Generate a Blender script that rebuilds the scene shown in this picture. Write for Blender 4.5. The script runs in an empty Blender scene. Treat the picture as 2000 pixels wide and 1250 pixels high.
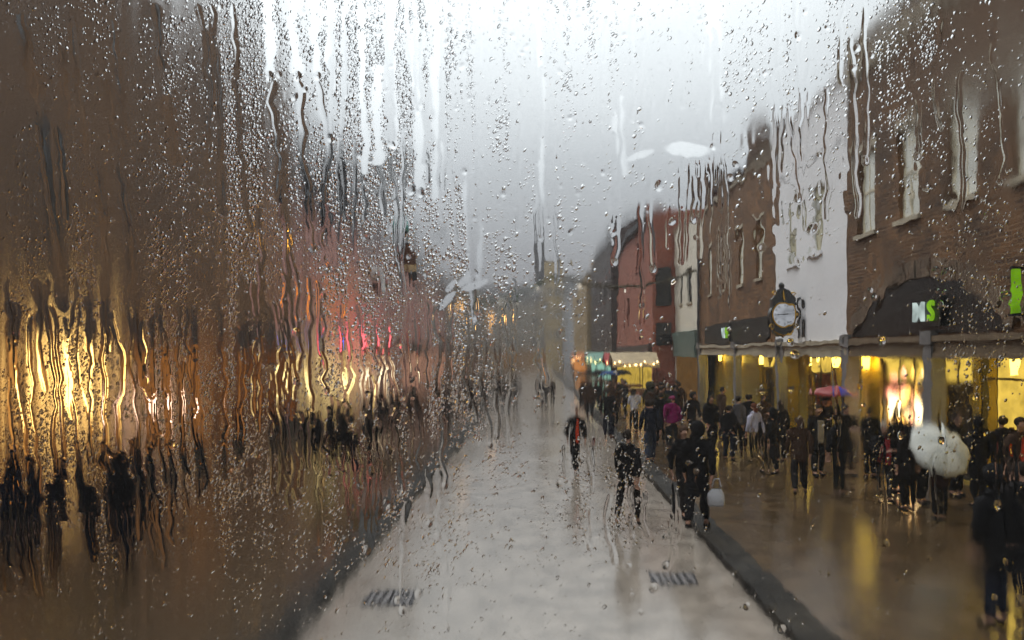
import bpy, bmesh, math, random
import numpy as np
from mathutils import Vector, Matrix, noise as mnoise
random.seed(11)
rng = np.random.default_rng(11)
R = math.radians
scene = bpy.context.scene
col = scene.collection

# ------------------------------------------------------------------ camera
CAMZ, FP, VX, VY = 3.1, 1480.0, 1050.0, 690.0        # eye height, focal length and vanishing point (photo pixels)
cam = bpy.data.cameras.new('camera'); camo = bpy.data.objects.new('camera', cam); col.objects.link(camo)
camo.location = (0, 0, CAMZ); camo.rotation_euler = (R(90), 0, 0)
cam.sensor_width = 36; cam.lens = FP/2000*36
cam.shift_x = -(VX-1000)/2000; cam.shift_y = (VY-625)/2000
cam.clip_start = 0.02; cam.clip_end = 2000
scene.camera = camo

def at(px, py, d):
    return Vector(((px-VX)/FP*d, d, CAMZ+(VY-py)/FP*d))

# ------------------------------------------------------------------ materials
MATS = {}
def nodes_of(m):
    m.use_nodes = True
    return m.node_tree.nodes, m.node_tree.links

def mat(name, c, rough=0.6, var=0.25, scale=3.0, metal=0.0, bump=0.0, bscale=40.0, spec=0.5, coat=0.0, stain=0.0):
    if name in MATS: return MATS[name]
    m = bpy.data.materials.new(name); n, l = nodes_of(m)
    b = n['Principled BSDF']
    b.inputs['Roughness'].default_value = rough; b.inputs['Metallic'].default_value = metal
    b.inputs['Specular IOR Level'].default_value = spec
    if coat: b.inputs['Coat Weight'].default_value = coat; b.inputs['Coat Roughness'].default_value = 0.15
    tc = n.new('ShaderNodeTexCoord')
    nz = n.new('ShaderNodeTexNoise'); nz.inputs['Scale'].default_value = scale; nz.inputs['Detail'].default_value = 6
    l.new(tc.outputs['Object'], nz.inputs['Vector'])
    r = n.new('ShaderNodeValToRGB')
    r.color_ramp.elements[0].position = 0.3; r.color_ramp.elements[1].position = 0.72
    r.color_ramp.elements[0].color = [max(0, x*(1-var)) for x in c]+[1]
    r.color_ramp.elements[1].color = [min(1, x*(1+var)) for x in c]+[1]
    l.new(nz.outputs['Fac'], r.inputs['Fac']); l.new(r.outputs['Color'], b.inputs['Base Color'])
    if bump:
        n2 = n.new('ShaderNodeTexNoise'); n2.inputs['Scale'].default_value = bscale; n2.inputs['Detail'].default_value = 5
        l.new(tc.outputs['Object'], n2.inputs['Vector'])
        bp = n.new('ShaderNodeBump'); bp.inputs['Strength'].default_value = bump; bp.inputs['Distance'].default_value = 0.02
        l.new(n2.outputs['Fac'], bp.inputs['Height']); l.new(bp.outputs['Normal'], b.inputs['Normal'])
    MATS[name] = m
    return m

def brick(name, c1, c2, mortar, axis='YZ', w=0.30, h=0.105, ms=0.016, patches=0.5, rough=0.7):
    if name in MATS: return MATS[name]
    m = bpy.data.materials.new(name); n, l = nodes_of(m); b = n['Principled BSDF']
    b.inputs['Roughness'].default_value = rough
    tc = n.new('ShaderNodeTexCoord'); s = n.new('ShaderNodeSeparateXYZ'); cb = n.new('ShaderNodeCombineXYZ')
    l.new(tc.outputs['Object'], s.inputs[0])
    l.new(s.outputs[axis[0]], cb.inputs[0]); l.new(s.outputs[axis[1]], cb.inputs[1])
    br = n.new('ShaderNodeTexBrick'); l.new(cb.outputs[0], br.inputs['Vector'])
    br.inputs['Scale'].default_value = 1; br.inputs['Brick Width'].default_value = w; br.inputs['Row Height'].default_value = h
    br.inputs['Mortar Size'].default_value = ms
    br.inputs['Color1'].default_value = list(c1)+[1]; br.inputs['Color2'].default_value = list(c2)+[1]; br.inputs['Mortar'].default_value = list(mortar)+[1]
    nz = n.new('ShaderNodeTexNoise'); nz.inputs['Scale'].default_value = 0.9; nz.inputs['Detail'].default_value = 8; nz.inputs['Roughness'].default_value = 0.65
    l.new(tc.outputs['Object'], nz.inputs['Vector'])
    mr = n.new('ShaderNodeMapRange'); mr.inputs[1].default_value = 0.35; mr.inputs[2].default_value = 0.7
    mr.inputs[3].default_value = 1-patches; mr.inputs[4].default_value = 1+patches
    l.new(nz.outputs['Fac'], mr.inputs[0])
    mx = n.new('ShaderNodeMix'); mx.data_type = 'RGBA'; mx.blend_type = 'MULTIPLY'; mx.inputs[0].default_value = 1
    l.new(br.outputs['Color'], mx.inputs[6]); l.new(mr.outputs[0], mx.inputs[7]); l.new(mx.outputs[2], b.inputs['Base Color'])
    bp = n.new('ShaderNodeBump'); bp.inputs['Strength'].default_value = 1.0; bp.inputs['Distance'].default_value = 0.03; bp.invert = True
    l.new(br.outputs['Fac'], bp.inputs['Height']); l.new(bp.outputs['Normal'], b.inputs['Normal'])
    MATS[name] = m
    return m

def emit(name, c, s):
    if name in MATS: return MATS[name]
    m = bpy.data.materials.new(name); n, l = nodes_of(m)
    n.remove(n['Principled BSDF'])
    e = n.new('ShaderNodeEmission'); e.inputs[0].default_value = list(c)+[1]; e.inputs[1].default_value = s
    tc = n.new('ShaderNodeTexCoord'); nz = n.new('ShaderNodeTexNoise'); nz.inputs['Scale'].default_value = 2.2; nz.inputs['Detail'].default_value = 3
    l.new(tc.outputs['Object'], nz.inputs['Vector'])
    mr = n.new('ShaderNodeMapRange'); mr.inputs[1].default_value = 0.3; mr.inputs[2].default_value = 0.7; mr.inputs[3].default_value = s*0.55; mr.inputs[4].default_value = s*1.35
    l.new(nz.outputs['Fac'], mr.inputs[0]); l.new(mr.outputs[0], e.inputs[1])
    l.new(e.outputs[0], n['Material Output'].inputs[0])
    MATS[name] = m
    return m

def wet(name, c, c2, r0, r1, slab=None, bump=0.25):
    m = bpy.data.materials.new(name); n, l = nodes_of(m); b = n['Principled BSDF']
    tc = n.new('ShaderNodeTexCoord')
    nz = n.new('ShaderNodeTexNoise'); nz.inputs['Scale'].default_value = 0.35; nz.inputs['Detail'].default_value = 7; nz.inputs['Roughness'].default_value = 0.6
    l.new(tc.outputs['Object'], nz.inputs['Vector'])
    rr = n.new('ShaderNodeMapRange'); rr.inputs[1].default_value = 0.35; rr.inputs[2].default_value = 0.65; rr.inputs[3].default_value = r0; rr.inputs[4].default_value = r1
    l.new(nz.outputs['Fac'], rr.inputs[0]); l.new(rr.outputs[0], b.inputs['Roughness'])
    n3 = n.new('ShaderNodeTexNoise'); n3.inputs['Scale'].default_value = 2.5; n3.inputs['Detail'].default_value = 8
    l.new(tc.outputs['Object'], n3.inputs['Vector'])
    cr = n.new('ShaderNodeValToRGB'); cr.color_ramp.elements[0].color = list(c)+[1]; cr.color_ramp.elements[1].color = list(c2)+[1]
    cr.color_ramp.elements[0].position = .35; cr.color_ramp.elements[1].position = .68
    l.new(n3.outputs['Fac'], cr.inputs['Fac'])
    out = cr.outputs['Color']
    n2 = n.new('ShaderNodeTexNoise'); n2.inputs['Scale'].default_value = 28; n2.inputs['Detail'].default_value = 6
    l.new(tc.outputs['Object'], n2.inputs['Vector'])
    bp = n.new('ShaderNodeBump'); bp.inputs['Strength'].default_value = bump; bp.inputs['Distance'].default_value = 0.01
    l.new(n2.outputs['Fac'], bp.inputs['Height'])
    nrm = bp.outputs['Normal']
    if slab:
        br = n.new('ShaderNodeTexBrick'); br.inputs['Scale'].default_value = 1
        br.inputs['Brick Width'].default_value = slab[0]; br.inputs['Row Height'].default_value = slab[1]; br.inputs['Mortar Size'].default_value = 0.012
        br.inputs['Color1'].default_value = (.85, .85, .85, 1); br.inputs['Color2'].default_value = (1.1, 1.05, 1, 1); br.inputs['Mortar'].default_value = (.5, .5, .5, 1)
        l.new(tc.outputs['Object'], br.inputs['Vector'])
        mx = n.new('ShaderNodeMix'); mx.data_type = 'RGBA'; mx.blend_type = 'MULTIPLY'; mx.inputs[0].default_value = 1
        l.new(out, mx.inputs[6]); l.new(br.outputs['Color'], mx.inputs[7]); out = mx.outputs[2]
        b2 = n.new('ShaderNodeBump'); b2.inputs['Strength'].default_value = 0.4; b2.inputs['Distance'].default_value = 0.006; b2.invert = True
        l.new(br.outputs['Fac'], b2.inputs['Height']); l.new(nrm, b2.inputs['Normal']); nrm = b2.outputs['Normal']
    l.new(out, b.inputs['Base Color']); l.new(nrm, b.inputs['Normal'])
    b.inputs['IOR'].default_value = 1.25 if 'kerb' in name else 1.7
    return m

GLASS = mat('window_glass', (.05, .055, .06), .06, .1, 1.0, spec=0.9)

# ------------------------------------------------------------------ mesh builder
ORG = {}
class MB:
    def __init__(s): s.v = []; s.f = []; s.m = []; s.mi = 0
    def add(s, vs, fs):
        b = len(s.v); s.v += [tuple(x) for x in vs]
        s.f += [tuple(b+i for i in f) for f in fs]; s.m += [s.mi]*len(fs)
    def box(s, x0, x1, y0, y1, z0, z1):
        s.add([(x, y, z) for x in (x0, x1) for y in (y0, y1) for z in (z0, z1)],
              [(0, 1, 3, 2), (4, 6, 7, 5), (0, 4, 5, 1), (2, 3, 7, 6), (0, 2, 6, 4), (1, 5, 7, 3)])
        return s
    def quad(s, a, b, c, d): s.add([a, b, c, d], [(0, 1, 2, 3)]); return s
    def tube(s, pts, rad, n=8, cap=True):
        pts = [Vector(p) for p in pts]
        if not isinstance(rad, (list, tuple)): rad = [rad]*len(pts)
        vs, fs = [], []
        up = None
        for i, p in enumerate(pts):
            t = (pts[min(i+1, len(pts)-1)]-pts[max(i-1, 0)])
            t = t.normalized() if t.length > 1e-9 else Vector((0, 0, 1))
            if up is None: up = t.orthogonal().normalized()
            else:
                up = up - t*up.dot(t)
                up = up.normalized() if up.length > 1e-6 else t.orthogonal().normalized()
            w = t.cross(up)
            for k in range(n):
                a = 2*math.pi*k/n
                vs.append(p+(up*math.cos(a)+w*math.sin(a))*rad[i])
        for i in range(len(pts)-1):
            for k in range(n):
                fs.append((i*n+k, i*n+(k+1) % n, (i+1)*n+(k+1) % n, (i+1)*n+k))
        if cap: fs += [tuple(range(n-1, -1, -1)), tuple((len(pts)-1)*n+k for k in range(n))]
        s.add(vs, fs); return s
    def ball(s, c, r, nu=10, nv=7, sc=(1, 1, 1)):
        c = Vector(c); vs, fs = [], []
        for j in range(nv+1):
            th = math.pi*j/nv
            for i in range(nu):
                a = 2*math.pi*i/nu
                vs.append(c+Vector((math.sin(th)*math.cos(a)*sc[0], math.sin(th)*math.sin(a)*sc[1], math.cos(th)*sc[2]))*r)
        for j in range(nv):
            for i in range(nu):
                fs.append((j*nu+i, (j+1)*nu+i, (j+1)*nu+(i+1) % nu, j*nu+(i+1) % nu))
        s.add(vs, fs); return s
    def disc(s, c, r0, r1, y0, y1, n=32):           # ring (r0 inner, 0 = full) lying in the XZ plane, thick along Y
        c = Vector(c); vs, fs = [], []
        for y in (y0, y1):
            for r in (r0, r1):
                for k in range(n):
                    a = 2*math.pi*k/n
                    vs.append((c.x+math.cos(a)*max(r, 1e-4), y, c.z+math.sin(a)*max(r, 1e-4)))
        for k in range(n):
            j = (k+1) % n
            fs += [(k, j, n+j, n+k), (2*n+k, 3*n+k, 3*n+j, 2*n+j), (n+k, n+j, 3*n+j, 3*n+k), (k, 2*n+k, 2*n+j, j)]
        s.add(vs, fs); return s
    def prism(s, pts, fn0, fn1):                    # outline pts (a,b); fn0/fn1 map (a,b) to the two end faces
        n = len(pts)
        s.add([fn0(*p) for p in pts]+[fn1(*p) for p in pts],
              [tuple(range(n)), tuple(range(2*n-1, n-1, -1))]+[(i, (i+1) % n, n+(i+1) % n, n+i) for i in range(n)])
        return s
    def build(s, name, m, parent=None, smooth=False, world=True):
        me = bpy.data.meshes.new(name)
        o = Vector((0, 0, 0))
        if parent is not None: o = ORG.get(parent.name, Vector((0, 0, 0)))
        vs = [(x-o.x, y-o.y, z-o.z) for x, y, z in s.v] if world else s.v
        me.from_pydata(vs, [], s.f)
        bm = bmesh.new(); bm.from_mesh(me); bmesh.ops.recalc_face_normals(bm, faces=bm.faces)
        bm.to_mesh(me); bm.free()
        for mm in (m if isinstance(m, (list, tuple)) else [m]): me.materials.append(mm)
        if isinstance(m, (list, tuple)): me.polygons.foreach_set('material_index', s.m)
        if smooth: me.polygons.foreach_set('use_smooth', [True]*len(me.polygons))
        ob = bpy.data.objects.new(name, me); col.objects.link(ob)
        if parent is not None: ob.parent = parent; ORG[ob.name] = o
        return ob

def thing(name, label, cat, loc, group=None):
    o = bpy.data.objects.new(name, None); col.objects.link(o); o.location = loc
    o['label'] = label; o['category'] = cat
    if group: o['group'] = group
    ORG[o.name] = Vector(loc)
    return o
def tag(o, label, cat, group=None, kind=None):
    o['label'] = label; o['category'] = cat
    if group: o['group'] = group
    if kind: o['kind'] = kind
    return o
def struct(o): o['kind'] = 'structure'; return o

# ------------------------------------------------------------------ sky and light
w = bpy.data.worlds.new('World'); scene.world = w; w.use_nodes = True
n, l = w.node_tree.nodes, w.node_tree.links
bg = n['Background']
SUN_EL, SUN_AZ = R(58), R(-55)                       # high, hidden behind the overcast, ahead and to the left
sky = n.new('ShaderNodeTexSky'); sky.sky_type = 'NISHITA'; sky.sun_disc = False
sky.sun_elevation = SUN_EL; sky.sun_rotation = SUN_AZ; sky.air_density = 1.2; sky.dust_density = 4
tc = n.new('ShaderNodeTexCoord')
sx = n.new('ShaderNodeSeparateXYZ'); l.new(tc.outputs['Generated'], sx.inputs[0])
# thick overcast: pale overhead, dim grey low down, brightest where the hidden sun stands
dot = n.new('ShaderNodeVectorMath'); dot.operation = 'DOT_PRODUCT'
sd = Vector((0.0, math.cos(R(30)), math.sin(R(30)))).normalized(); dot.inputs[1].default_value = sd
l.new(tc.outputs['Generated'], dot.inputs[0])
cr = n.new('ShaderNodeValToRGB'); l.new(sx.outputs['Z'], cr.inputs['Fac'])
e = cr.color_ramp.elements
e[0].position = 0.0; e[0].color = (.235, .235, .245, 1)
e[1].position = 1.0; e[1].color = (1.35, 1.38, 1.42, 1)
for p, c in ((.12, (.30, .31, .33)), (.24, (.46, .49, .515)), (.42, (.80, .85, .875)), (.70, (1.1, 1.14, 1.17))):
    k = e.new(p); k.color = list(c)+[1]
mr = n.new('ShaderNodeMapRange'); mr.interpolation_type = 'SMOOTHSTEP'
mr.inputs[1].default_value = 0.86; mr.inputs[2].default_value = 1.0; mr.inputs[3].default_value = 0.85; mr.inputs[4].default_value = 1.42
l.new(dot.outputs['Value'], mr.inputs[0])
cn = n.new('ShaderNodeTexNoise'); cn.inputs['Scale'].default_value = 2.2; cn.inputs['Detail'].default_value = 5
l.new(tc.outputs['Generated'], cn.inputs['Vector'])
mc = n.new('ShaderNodeMapRange'); mc.inputs[1].default_value = .3; mc.inputs[2].default_value = .7; mc.inputs[3].default_value = .88; mc.inputs[4].default_value = 1.12
l.new(cn.outputs['Fac'], mc.inputs[0])
m1 = n.new('ShaderNodeMath'); m1.operation = 'MULTIPLY'; l.new(mr.outputs[0], m1.inputs[0]); l.new(mc.outputs[0], m1.inputs[1])
vm = n.new('ShaderNodeVectorMath'); vm.operation = 'SCALE'; l.new(cr.outputs['Color'], vm.inputs[0]); l.new(m1.outputs[0], vm.inputs['Scale'])
vs = n.new('ShaderNodeVectorMath'); vs.operation = 'SCALE'; vs.inputs['Scale'].default_value = 0.0012; l.new(sky.outputs[0], vs.inputs[0])
va = n.new('ShaderNodeVectorMath'); va.operation = 'ADD'; l.new(vm.outputs[0], va.inputs[0]); l.new(vs.outputs[0], va.inputs[1])
dv = n.new('ShaderNodeVectorMath'); dv.operation = 'SCALE'; dv.inputs['Scale'].default_value = 10.0; l.new(va.outputs[0], dv.inputs[0])
l.new(dv.outputs[0], bg.inputs['Color']); bg.inputs['Strength'].default_value = 0.1

sl = bpy.data.lights.new('sun', 'SUN'); sl.energy = 1.1; sl.angle = R(24); sl.color = (1, .97, .93)
so = bpy.data.objects.new('sun', sl); col.objects.link(so)
so.rotation_euler = Vector((-math.sin(SUN_AZ)*math.cos(SUN_EL), -math.cos(SUN_AZ)*math.cos(SUN_EL), -math.sin(SUN_EL))).to_track_quat('-Z', 'Y').to_euler()

# ------------------------------------------------------------------ ground
RL, RR, KW, PH = -2.60, 2.72, 0.44, 0.10
m_road = wet('wet_road', (.20, .172, .142), (.36, .315, .265), .06, .22, bump=.16)
m_pave = wet('wet_paving', (.055, .036, .018), (.11, .074, .04), .06, .24, slab=(.9, .6), bump=.22)
m_kerb = wet('wet_kerb', (.014, .0135, .013), (.045, .041, .034), .5, .8, slab=(.3, .9), bump=.5)
m_gr = mat('far_ground', (.09, .08, .07), .5, .3, .05)
g = struct(MB().box(-600, 600, -60, 1400, -1.0, -0.02).build('ground', m_gr))
struct(MB().box(RL, RR, -20, 190, -.4, 0.0).build('road', m_road))
struct(MB().box(-30, RL-KW, -20, 190, -.4, PH).build('pavement', m_pave))
struct(MB().box(RR+KW, 30, -20, 190, -.4, PH).build('pavement', m_pave))
def kerb(x0, x1):
    b = MB(); y = -20.0
    while y < 190:
        L = .92
        b.box(x0+random.uniform(0, .006), x1-random.uniform(0, .006), y+.008, y+L-.008, -.4, PH+.012+random.uniform(-.006, .006)); y += L
    return b
struct(kerb(RL-KW, RL).build('kerb', m_kerb)); struct(kerb(RR, RR+KW).build('kerb', m_kerb))

m_iron = mat('cast_iron', (.03, .03, .036), .35, .3, 8, .6)
def grate(x, y, label):
    t = thing('drain_grate', label, 'drain grate', (x, y, 0), 'drain grates in the road')
    f = MB()
    for a in (-.31, .28): f.box(x+a, x+a+.03, y-.3, y+.3, -.01, .012)
    for a in (-.3, .27): f.box(x-.28, x+.28, y+a, y+a+.03, -.01, .0119)
    f.build('frame', m_iron, t)
    b = MB()
    for k in range(6): b.box(x-.262+k*.094, x-.262+k*.094+.05, y-.27, y+.27, -.01, .010)
    b.build('bars', mat('worn_iron', (.16, .15, .15), .4, .2, 8), t)
    MB().box(x-.28, x+.28, y-.27, y+.27, -.01, .003).build('drain_pit', mat('pit', (.006, .006, .007), .9), t)
grate(1.86, 10.4, 'slatted iron drain grate in the road beside the right hand kerb')
grate(-1.86, 9.6, 'slatted iron drain grate in the road beside the left hand kerb')

# ------------------------------------------------------------------ buildings
def mapper(side, X):
    if side == 'R': return lambda a, d, z: (X+d, a, z)
    if side == 'L': return lambda a, d, z: (-X-d, a, z)
    return lambda a, d, z: (a, X+d, z)
def bx(mb, mp, a0, a1, d0, d1, z0, z1):
    p, q = mp(a0, d0, z0), mp(a1, d1, z1)
    mb.box(min(p[0], q[0]), max(p[0], q[0]), min(p[1], q[1]), max(p[1], q[1]), min(p[2], q[2]), max(p[2], q[2]))
def wall_with_holes(mb, mp, a0, a1, z0, z1, holes, dep=.22):
    A = sorted({a0, a1, *[h[0] for h in holes], *[h[1] for h in holes]}); Z = sorted({z0, z1, *[h[2] for h in holes], *[h[3] for h in holes]})
    for i in range(len(A)-1):
        for j in range(len(Z)-1):
            ca, cz = (A[i]+A[i+1])/2, (Z[j]+Z[j+1])/2
            if any(h[0] < ca < h[1] and h[2] < cz < h[3] for h in holes): continue
            mb.quad(mp(A[i], 0, Z[j]), mp(A[i+1], 0, Z[j]), mp(A[i+1], 0, Z[j+1]), mp(A[i], 0, Z[j+1]))
    for h in holes:
        c = [(h[0], h[2]), (h[1], h[2]), (h[1], h[3]), (h[0], h[3])]
        for k in range(4):
            p, q = c[k], c[(k+1) % 4]
            mb.quad(mp(p[0], 0, p[1]), mp(q[0], 0, q[1]), mp(q[0], dep, q[1]), mp(p[0], dep, p[1]))
def window(root, mp, h, fm, sm, pm, bars=(1, 1), head=True, sill=True, name='window'):
    a0, a1, z0, z1 = h; t = .07; d = .1
    f = MB()
    bx(f, mp, a0, a0+t, d, d+.07, z0, z1); bx(f, mp, a1-t, a1, d, d+.07, z0, z1)
    bx(f, mp, a0+t, a1-t, d, d+.07, z0, z0+t); bx(f, mp, a0+t, a1-t, d, d+.07, z1-t, z1)
    for k in range(1, bars[0]+1):
        c = a0+(a1-a0)*k/(bars[0]+1); bx(f, mp, c-.025, c+.025, d+.012, d+.06, z0+t, z1-t)
    for k in range(1, bars[1]+1):
        c = z0+(z1-z0)*k/(bars[1]+1); bx(f, mp, a0+t, a1-t, d+.006, d+.066, c-.035, c+.035)
    w_ = f.build(name, fm, root)
    p = MB(); bx(p, mp, a0+.03, a1-.03, d+.03, d+.04, z0+.03, z1-.03); p.build('pane', pm, w_)
    if sill:
        s_ = MB(); bx(s_, mp, a0-.1, a1+.1, -.09, .12, z0-.13, z0-.003); s_.build('sill', sm, w_)
    if head:
        s_ = MB(); bx(s_, mp, a0-.12, a1+.12, -.025, .1, z1+.003, z1+.22); s_.build('lintel', sm, w_)
    return w_

def building(name, label, side, X, a0, a1, z0, H, depth, wm, wins=(), fm=None, sm=None, pm=None, bars=(1, 1), head=True, sill=True,
             roof='flat', rm=None, ridge=3.0, cornice=None, base=None, roof_set=0.0):
    mp = mapper(side, X); am = (a0+a1)/2
    p = mp(am, 0, 0); t = thing(name, label, 'building', (p[0], p[1], 0))
    b = MB()
    wall_with_holes(b, mp, a0, a1, z0, H, [x for x in wins])
    b.quad(mp(a0, 0, z0), mp(a0, depth, z0), mp(a0, depth, H), mp(a0, 0, H))
    b.quad(mp(a1, 0, z0), mp(a1, depth, z0), mp(a1, depth, H), mp(a1, 0, H))
    b.quad(mp(a0, depth, z0), mp(a1, depth, z0), mp(a1, depth, H), mp(a0, depth, H))
    if roof == 'flat': b.quad(mp(a0, 0, H-.3), mp(a1, 0, H-.3), mp(a1, depth, H-.3), mp(a0, depth, H-.3))
    if roof == 'gable':
        for a in (a0, a1): b.add([mp(a, 0, H), mp(a, depth, H), mp(a, depth/2, H+ridge)], [(0, 1, 2)])
    wall = b.build('wall', wm, t)
    fm = fm or mat('white_frame', (.6, .6, .58), .4); sm = sm or mat('stone_trim', (.42, .38, .31), .6); pm = pm or GLASS
    for h in wins: window(t, mp, h, fm, sm, pm, bars, head, sill)
    rm = rm or mat('slate', (.028, .027, .030), .7, .35, 2.5)
    r = MB()
    if roof == 'flat':
        bx(r, mp, a0-.02, a1+.02, -.1, .3, H+.002, H+.16)
        bx(r, mp, a0-.01, a0+.3, .302, depth, H+.002, H+.15); bx(r, mp, a1-.3, a1+.01, .302, depth, H+.002, H+.15)
        r.build('parapet_coping', sm, t)
    else:
        e_ = .25
        for s_ in (0, 1):
            da = -e_ if s_ == 0 else depth+e_; zz = H-e_*ridge/(depth/2)
            lo0, lo1, hi0, hi1 = mp(a0-.1, da, zz), mp(a1+.1, da, zz), mp(a0-.1, depth/2, H+ridge), mp(a1+.1, depth/2, H+ridge)
            up = lambda q: (q[0], q[1], q[2]+.14)
            dn = lambda q: (q[0], q[1], q[2]+.02)
            r.add([dn(lo0), dn(lo1), dn(hi1), dn(hi0), up(lo0), up(lo1), up(hi1), up(hi0)],
                  [(0, 1, 2, 3), (4, 5, 6, 7), (0, 1, 5, 4), (1, 2, 6, 5), (2, 3, 7, 6), (3, 0, 4, 7)])
        r.build('roof', rm, t)
    if cornice:
        c_ = MB(); bx(c_, mp, a0+.01, a1-.01, -.16, -.002, cornice, cornice+.3); bx(c_, mp, a0+.01, a1-.01, -.09, -.003, cornice-.14, cornice-.003)
        c_.build('cornice', sm, t)
    return t, mp

def chimney(t, x, y, z0, h, m, wx=.5, wy=1.1, pots=3):
    b = MB().box(x-wx, x+wx, y-wy, y+wy, z0, z0+h); b.box(x-wx-.08, x+wx+.08, y-wy-.08, y+wy+.08, z0+h+.002, z0+h+.18)
    c = b.build('chimney', m, t)
    pm = mat('clay_pot', (.25, .12, .07), .7)
    for k in range(pots):
        yy = y-wy+.3+(2*wy-.6)*k/max(1, pots-1)
        MB().tube([(x, yy, z0+h+.19), (x, yy, z0+h+.5), (x, yy, z0+h+.72)], [.17, .14, .16], 10).build('chimney_pot', pm, c)

stone = mat('pale_stone', (.40, .35, .26), .6, .2, 2, bump=.3)
col_stone = mat('grey_stone', (.17, .165, .165), .45, .25, 3, bump=.3)
b_brown = brick('brown_brick', (.19, .082, .022), (.085, .034, .010), (.23, .13, .058))
b_dark = brick('dark_brick', (.14, .062, .018), (.06, .026, .008), (.18, .10, .045))
cream_frame = mat('cream_frame', (.72, .66, .5), .4)
sky_pane = mat('sky_pale_pane', (.74, .76, .70), .3, .2, 1.5)  # pale sky reflection put into the pane colour
m_yellow = mat('mustard_render', (.31, .225, .032), .5, .45, 1.1)
m_soffit = mat('soffit', (.45, .36, .2), .6, .2, 2)
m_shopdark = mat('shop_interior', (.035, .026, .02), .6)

def yz(side, pts): pass

def arcade(t, mp, a0, a1, cols, beam_m, back, doors, zs=3.5):
    b = MB(); bx(b, mp, a0+.003, a1-.003, -.06, .42, 3.02, zs); bx(b, mp, a0+.003, a1-.003, -.16, -.062, 3.36, 3.5); bx(b, mp, a0+.003, a1-.003, -.1, -.0621, 3.0, 3.1)
    b.build('beam', beam_m, t)
    for c in cols:
        q = MB(); bx(q, mp, c-.17, c+.17, -.14, .2, PH+.25, 3.3); bx(q, mp, c-.23, c+.23, -.2, .26, PH-.05, PH+.248); bx(q, mp, c-.22, c+.22, -.19, .25, 3.302, 3.62)
        q.build('column', col_stone, t)
    s = MB(); bx(s, mp, a0, a1, .43, back+.3, 3.3, 3.48); s.build('soffit', m_soffit, t)
    w_ = MB(); wall_with_holes(w_, lambda a, d, z: mp(a, d+back, z), a0, a1, PH-.05, 3.3, doors, .35)
    for a in (a0, a1):
        w_.quad(mp(a, .45, PH-.05), mp(a, back, PH-.05), mp(a, back, 3.3), mp(a, .45, 3.3))
    w_.build('shop_wall', m_yellow, t)
    return lambda a, d, z: mp(a, d+back, z)

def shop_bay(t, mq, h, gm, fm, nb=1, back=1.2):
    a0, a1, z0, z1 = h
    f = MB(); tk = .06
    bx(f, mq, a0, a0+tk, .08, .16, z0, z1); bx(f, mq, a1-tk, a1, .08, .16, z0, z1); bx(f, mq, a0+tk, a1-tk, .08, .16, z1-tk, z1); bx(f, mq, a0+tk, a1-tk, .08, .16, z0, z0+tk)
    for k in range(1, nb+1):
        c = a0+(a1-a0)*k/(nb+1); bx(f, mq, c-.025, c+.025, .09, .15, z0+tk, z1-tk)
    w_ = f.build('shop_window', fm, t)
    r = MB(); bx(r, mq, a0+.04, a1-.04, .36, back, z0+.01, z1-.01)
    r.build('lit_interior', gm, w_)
    q = MB(); bx(q, mq, a0+tk, a1-tk, .085, .155, z1-.62, z1-.57); q.build('transom', fm, w_)
    if 'lit' not in gm.name:
        q = MB(); bx(q, mq, a0+tk, a1-tk, .2, .24, z1-.56, z1-.07); q.build('lit_transom', lit_y2, w_)
    if 'lit' in gm.name:
        q = MB(); y = a0+.15
        while y < a1-.3:
            wd = random.uniform(.12, .4); zt = random.uniform(.5, 1.5)
            bx(q, mq, y, y+wd, .2, .34, z0+.01, z0+zt)
            if random.random() < .5: bx(q, mq, y+wd*.3, y+wd*.65, .24, .3, z0+zt+.002, z0+zt+.28)
            y += wd+random.uniform(.05, .35)
        q.build('window_stock', m_stock, w_)
    return w_
m_stock = mat('shop_stock', (.10, .05, .03), .6, .6, 4)

lit_y = emit('lit_yellow', (1, .66, .09), .5)
lit_y2 = emit('lit_yellow_bright', (1, .66, .10), .8)
lit_o = emit('lit_orange', (1, .36, .07), .55)
lit_dim = emit('lit_dim', (1, .5, .14), .10)
lit_red = emit('lit_red', (.9, .07, .03), .22)

# --- right side: near brick building
RX = 9.0
w1 = [(c-.52, c+.52, 6.4, 8.65) for c in (20.75, 18.4, 16.1, 13.8, 11.4)]
tR1, mp = building('brick_building', 'near brown brick building with a shop arch and tall pale sash windows', 'R', RX, 8.0, 22.1, 3.5, 11.7, 12, b_dark, w1, fm=cream_frame, pm=sky_pane, sm=stone, cornice=10.9)
mq = arcade(tR1, mp, 8.0, 22.1, (21.9, 17.25, 12.6, 8.3), mat('brown_beam', (.16, .115, .07), .55), .8,
            [(19.0, 21.7, .55, 2.95), (17.1, 18.7, .15, 3.0), (13.4, 16.8, .2, 3.15), (9.5, 12.8, .3, 3.1)])
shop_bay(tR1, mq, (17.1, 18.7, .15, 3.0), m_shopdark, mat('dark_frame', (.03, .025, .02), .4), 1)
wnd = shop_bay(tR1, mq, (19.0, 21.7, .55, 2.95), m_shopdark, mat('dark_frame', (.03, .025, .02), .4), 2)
shop_bay(tR1, mq, (13.4, 16.8, .2, 3.15), lit_y2, mat('dark_frame', (.03, .025, .02), .4), 1, .5)
shop_bay(tR1, mq, (9.5, 12.8, .3, 3.1), lit_y, mat('dark_frame', (.03, .025, .02), .4), 2, .5)
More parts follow.
